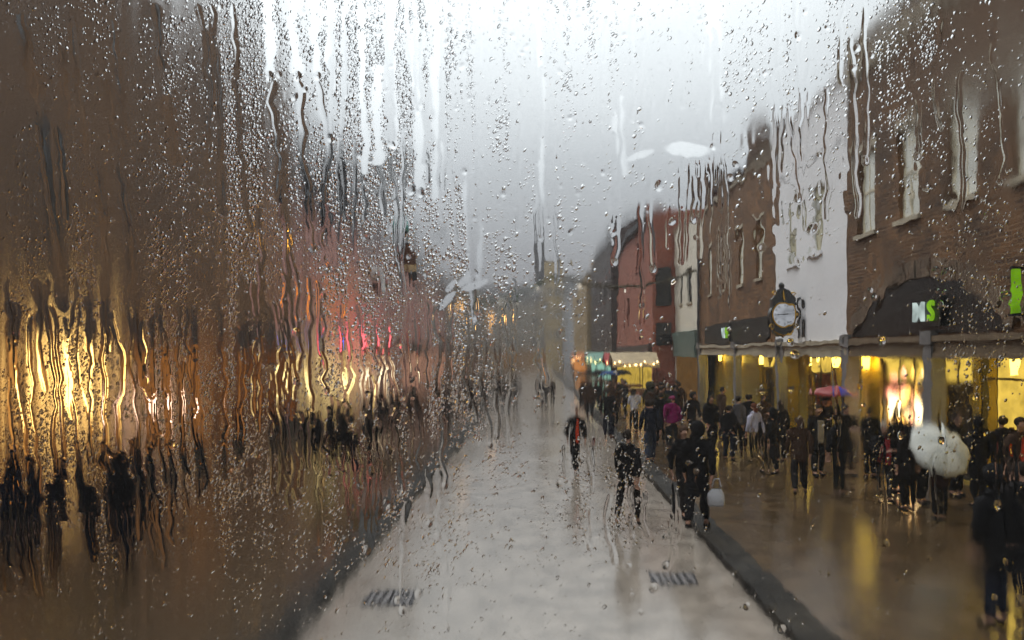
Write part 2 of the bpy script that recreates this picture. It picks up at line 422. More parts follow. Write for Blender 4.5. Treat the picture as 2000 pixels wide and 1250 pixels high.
# brick arch over the arcade with a dark signboard inside
def arch(t, mp, ac, half, zb, rise, m_ring, m_fill, ringw=.42):
    Rr = (half**2+rise**2)/(2*rise); zc = zb+rise-Rr; th = math.asin(half/Rr); N = 28
    b = MB()
    for k in range(N):
        a0, a1 = -th+2*th*k/N+.004, -th+2*th*(k+1)/N-.004
        P = [(ac+math.sin(a)*r, zc+math.cos(a)*r) for a, r in ((a0, Rr), (a1, Rr), (a1, Rr+ringw), (a0, Rr+ringw))]
        dd = -.07 if k % 2 else -.085
        b.prism(P, lambda a, z: mp(a, dd, z), lambda a, z: mp(a, .05, z))
    b.build('brick_arch', m_ring, t)
    pts = [(ac-half, zb)]+[(ac+math.sin(-th+2*th*k/N)*Rr, zc+math.cos(-th+2*th*k/N)*Rr) for k in range(N+1)]+[(ac+half, zb)]
    b = MB(); b.prism(pts[1:-1], lambda a, z: mp(a, -.03, z), lambda a, z: mp(a, .02, z))
    return b.build('sign_board', m_fill, t)
m_ring = brick('arch_brick', (.17, .095, .05), (.10, .055, .03), (.2, .15, .1), 'ZY', .24, .08)
m_board = mat('black_board', (.008, .009, .008), .35, .3, 3)
arch(tR1, mp, 17.9, 3.6, 3.56, 1.32, m_ring, m_board)
arch(tR1, mp, 11.2, 2.7, 3.56, 1.2, m_ring, m_board)

def letters(txt, size, m, parent, place, name='lettering'):
    c = bpy.data.curves.new('txt', 'FONT'); c.body = txt; c.size = size; c.extrude = .03; c.offset = size*.012
    o = bpy.data.objects.new('txt', c); col.objects.link(o)
    bpy.context.view_layer.update()
    me = bpy.data.meshes.new_from_object(o.evaluated_get(bpy.context.evaluated_depsgraph_get()))
    bpy.data.objects.remove(o)
    org = ORG.get(parent.name, Vector((0, 0, 0)))
    for v in me.vertices: v.co = Vector(place(v.co.x, v.co.y, v.co.z))-org
    me.materials.clear(); me.materials.append(m); me.name = name
    ob = bpy.data.objects.new(name, me); col.objects.link(ob); ob.parent = parent; ORG[ob.name] = org
    return ob
neon_w = emit('neon_white', (.75, .9, .85), .6)
neon_g = emit('neon_lime', (.40, .85, .03), .5)
def lit_sign(label, ac, zc, hgt):
    t = thing('shop_sign', label, 'shop sign', (RX-.1, ac, zc), 'glowing letter signs on the arcade')
    b = MB().box(RX-.15, RX-.09, ac-hgt*1.25, ac+hgt*1.15, zc-hgt*.72, zc+hgt*.78); b.build('back_panel', m_board, t)
    # read from the street: text runs towards the camera (-y)
    letters('M', hgt*1.35, neon_w, t, lambda x, y, z: (RX-.19-z, ac+hgt*1.17-x*1.12, zc-hgt*.45+y))
    letters('S', hgt*1.35, neon_g, t, lambda x, y, z: (RX-.19-z, ac-hgt*.28-x*.95, zc-hgt*.45+y))
lit_sign('glowing white and lime letter sign inside the brick arch', 17.25, 4.05, .47)

# --- white rendered building
m_white = mat('white_wall_render', (.84, .85, .87), .5, .07, .5, bump=.15, bscale=8)
w2 = [(26.9-.42, 26.9+.42, 6.25, 8.5), (24.4-.42, 24.4+.42, 6.35, 8.5)]
tW, mp = building('white_building', 'narrow white rendered building between two brick ones', 'R', RX, 22.1, 28.6, 3.5, 11.2, 12, m_white, w2,
                  fm=mat('pale_frame', (.5, .48, .38), .5), pm=mat('pale_blind', (.56, .53, .38), .4, .2, 1.5), sm=m_white, head=False)
mq = arcade(tW, mp, 22.102, 28.6, (28.0,), stone, .8, [(25.4, 27.6, .2, 3.0)])
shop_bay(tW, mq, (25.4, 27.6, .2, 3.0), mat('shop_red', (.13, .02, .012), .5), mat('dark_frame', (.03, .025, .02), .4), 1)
r_ = MB(); bx(r_, mp, 22.3, 28.4, -.012, -.002, 9.42, 9.47); r_.build('string_line', col_stone, tW)

# --- brown brick building with four tall windows
w3 = [(c-.47, c+.47, 6.15, 8.6) for c in (39.4, 36.4, 33.5, 30.8)]
tB, mp = building('brick_building', 'brown brick building with four tall cream windows behind the hanging clock', 'R', RX, 28.6, 42.0, 3.5, 10.7, 12, b_brown, w3, fm=cream_frame, pm=sky_pane, sm=stone)
mq = arcade(tB, mp, 28.602, 42.0, (41.7, 34.2), stone, .8, [(31.4, 33.5, .2, 3.1)])
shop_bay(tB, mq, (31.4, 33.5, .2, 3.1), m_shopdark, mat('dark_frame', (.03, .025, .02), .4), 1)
b = MB(); bx(b, mp, 29.4, 40.6, -.08, .02, 3.56, 4.55); b.build('sign_board', m_board, tB)
lit_sign('smaller glowing white and lime letter sign beside the hanging clock', 35.6, 4.05, .55)
b = MB().tube([(RX-.1, 41.85, .1), (RX-.1, 41.85, 10.5)], .07); b.build('downpipe', mat('lead_pipe', (.06, .06, .065), .5), tB)

# arcade lamps: glowing lanterns hung from the soffit
m_lamp = emit('lamp_glass', (1, .68, .10), 46)
def lantern(px_d, x, label):
    t = thing('hanging_lantern', label, 'lantern', (x, px_d, 3.3), 'lanterns under the arcade')
    MB().tube([(x, px_d, 3.3), (x, px_d, 3.08)], .012, 6).build('chain', m_iron, t)
    MB().tube([(x, px_d, 3.08), (x, px_d, 3.04), (x, px_d, 2.98)], [.03, .13, .15], 6).build('cap', m_iron, t)
    MB().tube([(x, px_d, 2.97), (x, px_d, 2.66)], [.13, .09], 6).build('lamp_glass', m_lamp, t)
for yy, w_ in ((10.4, 'at the near end of the arcade'), (15.2, 'before the bright yellow shop bay'), (18.0, 'over the dark door beside the bulb window'), (22.0, 'left of the bulb window'), (24.2, 'above the plain mustard pier'),
               (26.5, 'over the dark red doorway'), (29.6, 'left of the clock column'), (32.4, 'over the dark doorway under the clock'), (36.4, 'on the bare mustard wall'), (39.8, 'at the far end of the arcade')):
    lantern(yy, RX+.56, 'glowing yellow lantern '+w_)

# bulb display in the bright shop window
t = thing('bulb_display', 'bright shop window display of glowing bulbs and shelves', 'shop display', (RX+1.0, 20.3, .6))
m_b1 = emit('bulb_white', (1, .74, .36), 16); m_b2 = emit('bulb_gold', (1, .5, .09), 9); m_b3 = emit('bulb_pink', (1, .33, .2), 6)
for z in (1.25, 1.85, 2.4):
    MB().box(RX+.99, RX+1.13, 19.06, 21.64, z-.03, z).build('shelf', mat('shelf_wood', (.2, .1, .05), .5), t)
for k in range(72):
    yy = random.uniform(19.12, 21.58); z = random.choice((1.28, 1.3, 1.32, 1.88, 1.9, 2.43, .9, 1.05))+random.uniform(-.1, .2); r = random.uniform(.035, .09)
    m_ = random.choice((m_b1, m_b2, m_b2, m_b3))
    MB().ball((RX+1.02+random.uniform(-.03, .05), yy, z), r, 8, 6, (1, 1, random.uniform(.9, 1.5))).build('bulb', m_, t, True)
for yy, z in ((21.2, 1.5), (19.6, 1.5)):
    MB().box(RX+.965, RX+.985, yy-.3, yy+.3, z-.22, z+.3).build('light_box', emit('bulb_box', (1, .8, .42), 7), t)

# lime banner light on the near brick building
t = thing('lime_sign', 'tall glowing lime green sign projecting from the near brick wall', 'lit sign', (RX-.35, 13.9, 4.3))
MB().box(RX-.33, RX-.19, 13.84, 13.96, 3.82, 4.64).build('light_panel', emit('lime_panel', (.36, .8, .02), .38), t)
f = MB()
for z in (3.772, 4.642): f.box(RX-.36, RX-.0, 13.82, 13.98, z, z+.045)
f.build('frame', m_iron, t)

# --- cream gabled building and red building
t, mp = building('cream_building', 'narrow cream painted building beside the red one', 'R', RX, 42.0, 49.6, 0.0, 11.0, 10, mat('cream_render', (.72, .69, .58), .6, .12, .8), 
    [(44.8-.6, 44.8+.6, 6.1, 8.2), (47.6-.55, 47.6+.55, 6.2, 7.9)], fm=m_iron, pm=mat('dark_glass', (.012, .012, .014), .1), sm=stone, head=False, bars=(0, 0), roof='flat')
b = MB(); bx(b, mp, 42.3, 49.2, -.25, -.02, 2.9, 4.4); b.build('fascia', mat('green_fascia', (.10, .15, .13), .5), t)
b = MB(); bx(b, mp, 42.5, 49.0, -.02, .1, .3, 2.88); b.build('shop_window', lit_dim, t)
m_red = brick('red_brick', (.38, .10, .05), (.26, .065, .034), (.32, .15, .1), patches=.25)
wr = [(c-.42, c+.42, 9.3, 11.5) for c in (54.7, 56.0, 57.3)]+[(c-.42, c+.42, 5.5, 7.6) for c in (53.6, 56.5, 61.8, 64.5)]
t, mp = building('red_building', 'red brick building with dark eaves and dark windows above the lit stalls', 'R', 7.5, 49.7, 71.5, 0.0, 12.4, 9, m_red, wr, fm=mat('red_frame', (.12, .05, .03), .5), pm=mat('dark_glass', (.012, .012, .014), .1), sm=m_red, roof='flat', head=False)
mpf = mapper('F', 49.7)
for h in ((7.75, 8.75, 6.2, 8.7), (7.75, 8.75, 3.6, 5.1)):
    b = MB(); b.box(h[0], h[1], 49.55, 49.69, h[2], h[3]); b.build('gable_window', mat('dark_glass', (.012, .012, .014), .1), t)
b = MB(); bx(b, mp, 49.5, 71.4, -.35, -.105, 12.2, 12.62); b.build('eaves', mat('slate', (.028, .027, .030), .7), t)
b = MB()
for c in (53.6, 56.5): b.box(7.42, 7.46, c-.05, c+.05, 5.6, 7.4)
b.build('lit_blind', emit('slit', (1, .62, .25), .7), t)
b = MB(); bx(b, mp, 50.2, 71, -.12, -.01, 2.6, 3.7); b.build('fascia', mat('dark_fascia', (.05, .03, .025), .5), t)
b = MB(); bx(b, mp, 50.4, 70.8, -.02, -.005, .4, 2.58); b.build('shop_window', lit_y, t)
# dark roofed house behind
t, mp = building('dark_house', 'dark slate roofed house with chimneys rising behind the cream building', 'R', 12.0, 44, 60, 0, 14.0, 9, b_dark, (), roof='gable', ridge=3.2)
chimney(t, 13.2, 45.2, 14.4, 1.9, b_dark, .5, .9, 3); chimney(t, 13.2, 58.0, 14.4, 2.6, b_dark, .6, 1.1, 3)
# darker building further down
t, mp = building('dark_building', 'dark fronted building beyond the red brick one', 'R', 7.0, 71.7, 98, 0, 14.5, 9, mat('dark_render', (.045, .03, .026), .5), [(c-.6, c+.6, 8.5, 11) for c in (75, 80, 85, 90)], pm=mat('dark_glass', (.012, .012, .014), .1), fm=mat('red_frame', (.12, .05, .03), .5), sm=m_red, roof='gable', ridge=2.5, rm=mat('slate', (.045, .045, .05), .45))
b = MB(); bx(b, mp, 72, 97, -.1, -.01, .4, 3.2); b.build('shop_window', emit('lit_mint', (.5, 1, .75), .5), t)
t, mp = building('ochre_building', 'ochre building with small windows far down the right side', 'R', 6.5, 98.2, 140, 0, 13.5, 9, mat('ochre_render', (.32, .22, .10), .6), [(c-.7, c+.7, z, z+2) for c in (102, 108, 114, 120, 128) for z in (5, 9)], roof='flat')
b = MB(); bx(b, mp, 99, 139, -.1, -.01, .4, 3.2); b.build('shop_window', lit_o, t)
# end of the street
t, mp = building('end_building', 'pale stone building closing the far end of the street', 'F', 165, -13, 4.0, 0, 14.5, 14, mat('end_stone', (.33, .30, .25), .6), [(c-.8, c+.8, z, z+2.2) for c in (-11, -7.5, -4, -.5, 2.5) for z in (4.5, 9)], roof='gable', ridge=4.0)
b = MB(); bx(b, mp, -11, 3, -.12, -.01, .3, 3.4); b.build('shop_window', lit_dim, t)
t, mp = building('tower_building', 'tall ochre tower block at the end of the street', 'F', 160, 1.4, 5.4, 0, 22.5, 10, mat('tower_ochre', (.45, .34, .17), .6), [(c-.5, c+.5, z, z+2) for c in (2.5, 4.3) for z in (6, 10.5, 15)], roof='flat')
t, mp = building('white_block', 'white building with vertical windows at the far end', 'F', 158, 5.6, 10.4, 0, 19.5, 10, mat('grey_white_render', (.42, .44, .47), .55), [(c-.35, c+.35, 14.8, 18.3) for c in (6.3, 7.4, 8.5, 9.6)], roof='flat')
t = thing('spire', 'thin dark church spire behind the far buildings', 'spire', (1.0, 185, 0))
MB().tube([(1.0, 185, 0), (1, 185, 22), (1, 185, 27), (1, 185, 38)], [2.2, 2.0, .9, .12], 8).build('steeple', mat('slate', (.045, .045, .05), .45), t)
b = MB().box(.94, 1.06, 184.94, 185.06, 37.5, 40.5); b.box(.1, 1.9, 184.95, 185.05, 39.2, 39.4); b.build('cross', m_iron, t)

# --- left side
b_left = brick('left_brick', (.23, .108, .040), (.13, .060, .022), (.22, .13, .062))
LX = 9.0
wl = [(c-.55, c+.55, z, z+2.1) for c in (9, 11.4, 13.8) for z in (5.2, 8.8)]
t, mp = building('brick_building', 'tall dark brick building nearest on the left side', 'L', LX, 5.0, 15.9, 0, 13.2, 12, b_left, wl, pm=GLASS, fm=mat('brown_frame', (.1, .07, .05), .5), sm=mat('brown_sill', (.14, .1, .07), .6),
                 )
lit_l = emit('lit_left', (1, .42, .09), .62); lit_l2 = emit('lit_left_dim', (1, .37, .09), .27)
def shopfront(t, mp, a0, a1, m, z1=3.3, nb=3, fz=.9, fm_=None):
    b = MB(); bx(b, mp, a0, a1, -.2, -.01, z1+.02, z1+fz); b.build('fascia', fm_ or mat('dark_fascia', (.05, .03, .025), .5), t)
    b = MB()
    n_ = nb
    for k in range(n_+1):
        c = a0+(a1-a0)*k/n_; bx(b, mp, c-.09, c+.09, -.14, -.01, PH, z1)
    bx(b, mp, a0+.1, a1-.1, -.1, -.012, PH, .75)
    f_ = b.build('shop_window', mat('dark_frame', (.03, .025, .02), .4), t)
    b = MB(); bx(b, mp, a0+.1, a1-.1, -.05, -.013, .76, z1-.02); b.build('lit_interior', m, f_)
shopfront(t, mp, 12.6, 15.6, lit_l, 3.25, 2)
shopfront(t, mp, 6.0, 12.2, lit_l2, 3.2, 4)
wl = [(c-.55, c+.55, z, z+2.2) for c in (17.5, 20, 22.5, 25) for z in (5.4, 9.2)]
t, mp = building('brick_building', 'tall dark brick building with two rows of windows on the left', 'L', LX, 16.0, 28.0, 0, 12.7, 12, b_left, wl, pm=GLASS, fm=mat('brown_frame', (.1, .07, .05), .5), sm=mat('brown_sill', (.14, .1, .07), .6))
shopfront(t, mp, 16.4, 21.6, lit_l2, 3.2, 3); shopfront(t, mp, 22.2, 27.6, emit('lit_l3', (1, .34, .1), .12), 3.2, 3)
pinkm = mat('pink_render', (.55, .30, .26), .6, .15, .8)
wl = [(c-.55, c+.55, 5.0, 7.0) for c in (30, 33, 36, 39, 42)]
t, mp = building('pink_building', 'pinkish building with bright shop signs and dark steep roof on the left', 'L', LX, 28.2, 45, 0, 8.4, 10, pinkm, wl, fm=mat('brown_frame', (.1, .07, .05), .5), roof='flat', sm=pinkm)
b = MB(); b.prism([(.7, 8.42), (1.1, 12.2), (2.2, 13.2), (7.0, 13.2), (9.5, 8.42)], lambda d, z: mp(28.3, d, z), lambda d, z: mp(44.9, d, z)); b.build('mansard_roof', mat('slate', (.028, .027, .030), .7), t)
for c in (31, 35.5, 40):
    q = MB(); bx(q, mp, c-.8, c+.8, .55, 2.4, 9.2, 11.6); bx(q, mp, c-.95, c+.95, .45, 2.4, 11.602, 11.8); dm = q.build('dormer', mat('slate', (.028, .027, .030), .7), t)
    q = MB(); bx(q, mp, c-.55, c+.55, .53, .548, 9.5, 11.3); q.build('dormer_window', GLASS, dm)
shopfront(t, mp, 28.6, 34, emit('lit_gold', (1, .62, .22), .75), 3.1, 3, fm_=mat('fascia_cream', (.4, .32, .22), .5)); shopfront(t, mp, 34.6, 44.6, emit('lit_gold2', (1, .52, .27), .55), 3.1, 5, fm_=mat('red_fascia', (.4, .06, .05), .5))
wl = [(c-.6, c+.6, 4.8, 6.8) for c in (48, 52, 56, 60, 64)]
t, mp = building('rosy_building', 'rose coloured terrace further along the left side', 'L', LX-.5, 45.2, 68, 0, 8.6, 9, mat('rose_render', (.58, .33, .30), .6, .15, .8), wl, roof='gable', ridge=4.0)
shopfront(t, mp, 45.6, 67.6, emit('lit_rose', (1, .5, .32), .4), 3.0, 6)
wl = [(c-.6, c+.6, 4.8, 6.8) for c in (72, 78, 84, 90, 96, 102)]
t, mp = building('grey_building', 'grey terrace far along the left side', 'L', LX-1, 68.2, 110, 0, 9.5, 9, mat('grey_render', (.28, .25, .23), .6), wl, roof='gable', ridge=3.5)
shopfront(t, mp, 69, 109, emit('lit_far', (1, .55, .3), .1), 3.0, 8)
t, mp = building('far_terrace', 'farthest beige terrace on the left side of the street', 'L', LX-2, 110.2, 160, 0, 11, 9, mat('beige_render', (.33, .29, .23), .6), [(c-.7, c+.7, 5, 7) for c in (115, 122, 130, 138, 146)], roof='gable', ridge=3.5)

# coloured lit signs on the left (seen as soft glows through the fogged glass)
def box_sign(px, py, d, w, h, c, s, label):
    p = at(px, py, d)
    t = thing('lit_sign', label, 'lit sign', p, 'projecting lit signs on the left')
    MB().box(p.x-w/2, p.x+w/2, p.y-.05, p.y+.05, p.z-h/2, p.z+h/2).build('light_panel', emit('sign_'+label[:12].replace(' ', '_'), c, s), t)
    f = MB()
    for z in (-h/2-.05, h/2+.003): f.box(p.x-w/2-.04, p.x+w/2+.04, p.y-.08, p.y+.08, p.z+z, p.z+z+.047)
    X = -LX if d < 45 else -LX+.5
    f.box(X, p.x-w/2-.042, p.y-.03, p.y+.03, p.z+h/2+.01, p.z+h/2+.045)
    f.build('frame', m_iron, t)
box_sign(655, 585, 32, .45, 1.5, (1, .30, .04), 1.1, 'tall orange lit sign high on the pink building')
box_sign(692, 662, 36, 1.3, 1.0, (1, .16, .18), 1.7, 'square crimson lit sign on the pink building')
box_sign(620, 668, 31, .5, .6, (.15, .16, 1), 2.0, 'small blue lit sign on the pink building')
box_sign(765, 690, 48, .6, .8, (1, .12, .15), 1.6, 'red lit sign on the rose terrace')
box_sign(640, 745, 30.5, 1.3, .8, (1, .75, .3), 2.2, 'wide pale yellow lit sign low on the pink building')
box_sign(735, 735, 40, .8, .8, (1, .8, .5), 1.8, 'cream lit sign above the pink shopfront')
box_sign(292, 795, 16.6, .34, .3, (1, .62, .42), 9.0, 'small dazzling white lamp box low on the left')
box_sign(130, 745, 14.0, .55, 1.35, (1, .60, .17), 8.0, 'very bright golden lit sign at the near left shop')
box_sign(385, 770, 20.5, .4, .5, (1, .5, .25), 2.0, 'dim orange lit sign at the second left building')

# wall lamp high on the left
p = at(509, 468, 24.5)
t = thing('wall_lamp', 'small amber lamp glowing high on the dark left building', 'wall lamp', (p.x, p.y, p.z))
MB().tube([(-LX, p.y, p.z+.15), (p.x, p.y, p.z+.2), (p.x, p.y, p.z+.1)], .03, 6).build('bracket', m_iron, t)
MB().ball(p, .11, 10, 8).build('lamp_glass', emit('amber_lamp', (1, .45, .06), 14), t, True)

# market stall lights on the right, in front of the red building
m_string = emit('string_bulb', (1, .72, .32), 16)
def stall(y, x, w, label, cm):
    t = thing('market_stall', label, 'market stall', (x, y, PH), 'market stalls below the red building')
    b = MB()
    for sx_ in (-w/2, w/2):
        for sy in (-.9, .9): b.box(x+sx_-.03, x+sx_+.03, y+sy-.03, y+sy+.03, PH, 2.5)
    b.build('frame', m_iron, t)
    b = MB()
    b.prism([(-1.2, 2.5), (0, 3.15), (1.2, 2.5), (1.2, 2.25), (1.17, 2.25), (1.17, 2.47), (0, 3.1), (-1.17, 2.47), (-1.17, 2.25), (-1.2, 2.25)], lambda a, z: (x-w/2-.15, y+a, z), lambda a, z: (x+w/2+.15, y+a, z))
    b.build('canopy', cm, t)
    MB().box(x-w/2+.04, x+w/2-.04, y-.95, y+.95, .75, .9).build('counter', mat('shelf_wood', (.2, .1, .05), .5), t)
    for k in range(9):
        MB().ball((x-w/2+w*k/8, y-1.24, 2.36+random.uniform(-.05, .3)), .06, 8, 6).build('bulb', m_string, t, True)
stall(47.5, 6.0, 2.6, 'market stall with cream canopy and bright string bulbs', mat('canopy_cream', (.5, .4, .25), .6))
stall(54, 6.1, 2.6, 'market stall with red canopy below the red building', mat('canopy_red', (.35, .03, .03), .6))
stall(62, 5.2, 2.4, 'market stall with mint green canopy further away', mat('canopy_mint', (.2, .4, .33), .6))
stall(78, 4.8, 2.4, 'farthest market stall with orange canopy', mat('canopy_orange', (.5, .16, .04), .6))

# ------------------------------------------------------------------ hanging clock
cx, cy, cz = 8.3, 26.0, 4.42
t = thing('hanging_clock', 'ornate black and gold street clock with white dial in front of the white building', 'clock', (RX-.05, cy, cz))
gold = mat('gold_leaf', (.55, .32, .06), .3, .3, 6, .9); blk = mat('black_enamel', (.006, .007, .007), .3, .2, 5, coat=.5)
b = MB().disc((cx, cy, cz), .0, .56, cy-.17, cy+.17, 40)
b.prism([(-.50, -.28), (-.44, -.70), (-.2, -.86), (0, -.96), (.2, -.86), (.44, -.70), (.50, -.28)], lambda a, z: (cx+a, cy-.14, cz+z), lambda a, z: (cx+a, cy+.14, cz+z))
b.prism([(-.48, .3), (-.50, .62), (-.34, .78), (-.24, 1.0), (0, 1.12), (.24, 1.0), (.34, .78), (.50, .62), (.48, .3)], lambda a, z: (cx+a, cy-.15, cz+z), lambda a, z: (cx+a, cy+.15, cz+z))
b.ball((cx, cy, cz+1.2), .12, 10, 8); b.build('case', blk, t, False)
MB().disc((cx, cy, cz), .455, .51, cy-.215, cy-.172, 48).build('bezel', gold, t)
d_ = MB().disc((cx, cy, cz), 0, .452, cy-.19, cy-.172, 40).build('dial', emit('lit_dial', (.80, .83, .9), .42), t)  # slight glow added to the dial so it shows white
b = MB()
for k in range(12):
    a = R(30*k); ca, sa = math.sin(a), math.cos(a)
    for off in ((-.022, .022) if k % 3 else (-.04, 0, .04)):
        p0 = Vector((cx+ca*.33+sa*off, cy-.197, cz+sa*.33-ca*off)); p1 = Vector((cx+ca*.42+sa*off, cy-.197, cz+sa*.42-ca*off))
        b.tube([p0, p1], .009, 4)
b.build('numeral_marks', blk, d_)
def hand(ang, L, wd, y):
    a = R(ang); u = Vector((math.sin(a), 0, math.cos(a))); v_ = Vector((u.z, 0, -u.x)); c = Vector((cx, y, cz)); m_ = MB()
    P = [c-u*.09-v_*wd*.6, c+u*L*.72-v_*wd, c+u*L, c+u*L*.72+v_*wd, c-u*.09+v_*wd*.6]
    m_.add(P+[q+Vector((0, .008, 0)) for q in P], [(0, 1, 2, 3, 4), (9, 8, 7, 6, 5)]+[(i, (i+1) % 5, 5+(i+1) % 5, 5+i) for i in range(5)])
    m_.build('clock_hand', blk, t)
hand(83, .25, .026, cy-.212); hand(268, .37, .018, cy-.224)
b = MB()
for s_ in (-1, 1):
    for (a0, z0, r0) in ((.52, -.5, .14), (.42, .86, .12)):
        b.tube([(cx+s_*(a0+r0*math.cos(k*.7)*(1-k*.07)-.05), cy-.12, cz+z0+r0*math.sin(k*.7)*(1-k*.07)) for k in range(11)], .028, 6)
b.tube([(cx-.4, cy-.17, cz-.66), (cx-.2, cy-.18, cz-.82), (cx, cy-.18, cz-.9), (cx+.2, cy-.18, cz-.82), (cx+.4, cy-.17, cz-.66)], .03, 6)
b.tube([(cx, cy-.16, cz+.6), (cx, cy-.17, cz+1.0)], [.07, .02], 6)
b.build('gilt_scrollwork', gold, t)
b = MB().tube([(RX, cy, cz+.45), (cx+.45, cy, cz+.45)], .05, 8); b.tube([(RX, cy, cz-.75), (cx+.7, cy, cz-.6), (cx+.4, cy, cz-.45)], .035, 8); b.box(RX-.04, RX-.005, cy-.1, cy+.1, cz-.95, cz+.65)
b.build('bracket', blk, t)
t.scale = (.84, .84, .84)

# ------------------------------------------------------------------ garland across the street, street lamp, trees
def garland(P0, P1, sag, name, label, nb, mg):
    t = thing(name, label, 'garland', (P0+P1)/2, 'festive garlands over the street')
    pts = []
    for k in range(61):
        s_ = k/60; q = P0.lerp(P1, s_); q.z -= sag*4*s_*(1-s_); pts.append(q)
    b = MB().tube(pts, .035, 5)
    for k in range(900):
        i = random.random()*59.99; q = pts[int(i)].lerp(pts[int(i)+1], i-int(i))
        dr = Vector((random.gauss(0, .35), random.gauss(0, 1), random.gauss(-.15, 1))).normalized()*random.uniform(.12, .3)
        sd_ = dr.orthogonal().normalized()*.025
        b.add([q+sd_, q-sd_, q+dr], [(0, 1, 2)])
    g_ = b.build('tinsel', mg, t)
    for k in range(nb):
        q = pts[int(60*(k+.5)/nb)]+Vector((0, 0, -.22))
        MB().ball(q, .09, 8, 6).build('bulb', emit('garland_bulb', (1, .9, .75), 1.2), t, True)
tins = mat('pine_garland', (.05, .10, .035), .6, .5, 6)
garland(Vector((-9, 40, 7.3)), Vector((1.0, 42, 7.5)), 1.6, 'garland', 'green garland sagging from the left buildings', 5, tins)
garland(Vector((1.0, 42, 7.5)), Vector((9, 43, 7.9)), .9, 'garland', 'second swag of green garland running to the cream building', 3, mat('brown_garland', (.10, .08, .04), .6, .5, 6))
p = at(785, 560, 30)
t = thing('street_lamp', 'tall dark street lamp with verdigris head beside the left kerb', 'street lamp', (p.x, 30, PH))
MB().tube([(p.x, 30, PH), (p.x, 30, 1.0), (p.x, 30, 1.05), (p.x, 30, 7.6)], [.13, .12, .075, .05], 10).build('post', mat('lamp_post_brown', (.035, .024, .018), .4), t, True)
MB().tube([(p.x, 30, 7.6), (p.x, 30, 7.75), (p.x, 30, 7.9)], [.1, .22, .24], 10).build('collar', m_iron, t)
MB().tube([(p.x, 30, 7.9), (p.x, 30, 8.15), (p.x, 30, 8.35), (p.x, 30, 8.45)], [.3, .28, .16, .03], 10).build('lamp_shade', mat('verdigris', (.12, .32, .29), .5), t, True)
b = MB().tube([(p.x-1.25, 29.95, 6.75), (p.x, 29.95, 6.8)], .03, 6); b.tube([(p.x, 29.95, 7.5), (p.x+.5, 29.95, 7.5)], .03, 6); b.build('banner_arm', m_iron, t)
def banner(x0, z1, w_, h_, lean, cols, label):
    t = thing('hanging_banner', label, 'banner', (x0, 29.95, z1), 'banners on the lamp post')
    N = 12; b = MB(); vs, fs, mi = [], [], []
    for i in range(N+1):
        q = i/N; ww = w_*(1-.75*max(0, q-.55)/.45)
        for k in range(5): vs.append((x0+lean*q+ww*(k/4-.5), 29.95+.05*math.sin(q*5+k), z1-h_*q))
    for i in range(N):
        for k in range(4): fs.append((i*5+k, i*5+k+1, i*5+k+6, i*5+k+5)); mi.append(0 if i < 6 else (1 if i < 8 else 2))
    b.v, b.f, b.m = vs, fs, mi
    o = b.build('banner_cloth', cols, t, True); m_ = o.modifiers.new('thick', 'SOLIDIFY'); m_.thickness = .012
banner(p.x+.17, 7.47, .5, 1.75, .25, [mat('banner_brown', (.10, .04, .02), .7), mat('banner_cream', (.5, .36, .2), .7), mat('banner_black', (.015, .014, .014), .7)], 'brown and black tapering banner with a cream band on the street lamp')
bw = mat('banner_white', (.8, .82, .85), .6)
banner(p.x-1.0, 6.70, .55, 1.25, .35, [bw, bw, bw], 'white tapering banner hanging left of the street lamp')
for i, (lx, ly, lz) in enumerate(((-5.2, 52, 6.0), (-4.6, 75, 6.2))):
    t = thing('street_lamp', ['distant street lamp with amber globe on the left pavement', 'farthest street lamp with amber globe near the street end'][i], 'street lamp', (lx, ly, PH), 'globe street lamps')
    MB().tube([(lx, ly, PH), (lx, ly, 1), (lx, ly, lz)], [.12, .08, .05], 8).build('post', m_iron, t, True)
    MB().ball((lx, ly, lz+.25), .24, 10, 8).build('lamp_glass', emit('amber_globe', (1, .5, .14), 5), t, True)

def tree(name, label, base, h, spread, leaf_m, nleaf, bark, lean=0):
    t = thing(name, label, 'tree', base)
    b = MB(); tips = []
    def grow(p, d, L, r, dep):
        q = p; pts = [p]; rs = [r]
        for k in range(4):
            d = (d+Vector((random.gauss(0, .13), random.gauss(0, .13), random.gauss(.03, .08)))).normalized()
            q = q+d*L/4; pts.append(q); rs.append(r*(1-.11*(k+1)))
        b.tube(pts, rs, 6 if dep < 2 else 4, cap=False)
        if dep >= 4: tips.append(q); return
        for k in range(3 if dep < 3 else 2):
            nd = (d*.9+Vector((random.gauss(0, spread), random.gauss(0, spread), random.uniform(-.05, .35)))).normalized()
            grow(q, nd, L*random.uniform(.6, .8), r*.56, dep+1)
        if dep: tips.append(q)
    grow(Vector(base), Vector((lean, 0, 1)), h*.33, h*.022, 0)
    b.build('trunk', bark, t, True)
    if nleaf:
        c = MB()
        for k in range(nleaf):
            q = random.choice(tips)+Vector((random.gauss(0, .45), random.gauss(0, .45), random.gauss(0, .4))); s_ = random.uniform(.06, .17)
            u = Vector((random.gauss(0, 1), random.gauss(0, 1), random.gauss(0, 1))).normalized(); v_ = u.orthogonal().normalized()
            c.add([q+u*s_, q+v_*s_*.6, q-u*s_, q-v_*s_*.6], [(0, 1, 2, 3)])
        c.build('crown', leaf_m, t)
bark = mat('wet_bark', (.022, .018, .016), .5, .4, 6)
tree('bare_tree', 'large dark bare tree rising above the pink building roof', (-11.5, 46.5, 0), 19, .55, mat('dark_leaf', (.03, .026, .02), .6, .5, 3), 2600, bark)
tree('bare_tree', 'second dark bare tree behind the left rooftops', (-13.5, 69.0, 0), 17, .5, mat('dark_leaf', (.03, .026, .02), .6), 1500, bark)
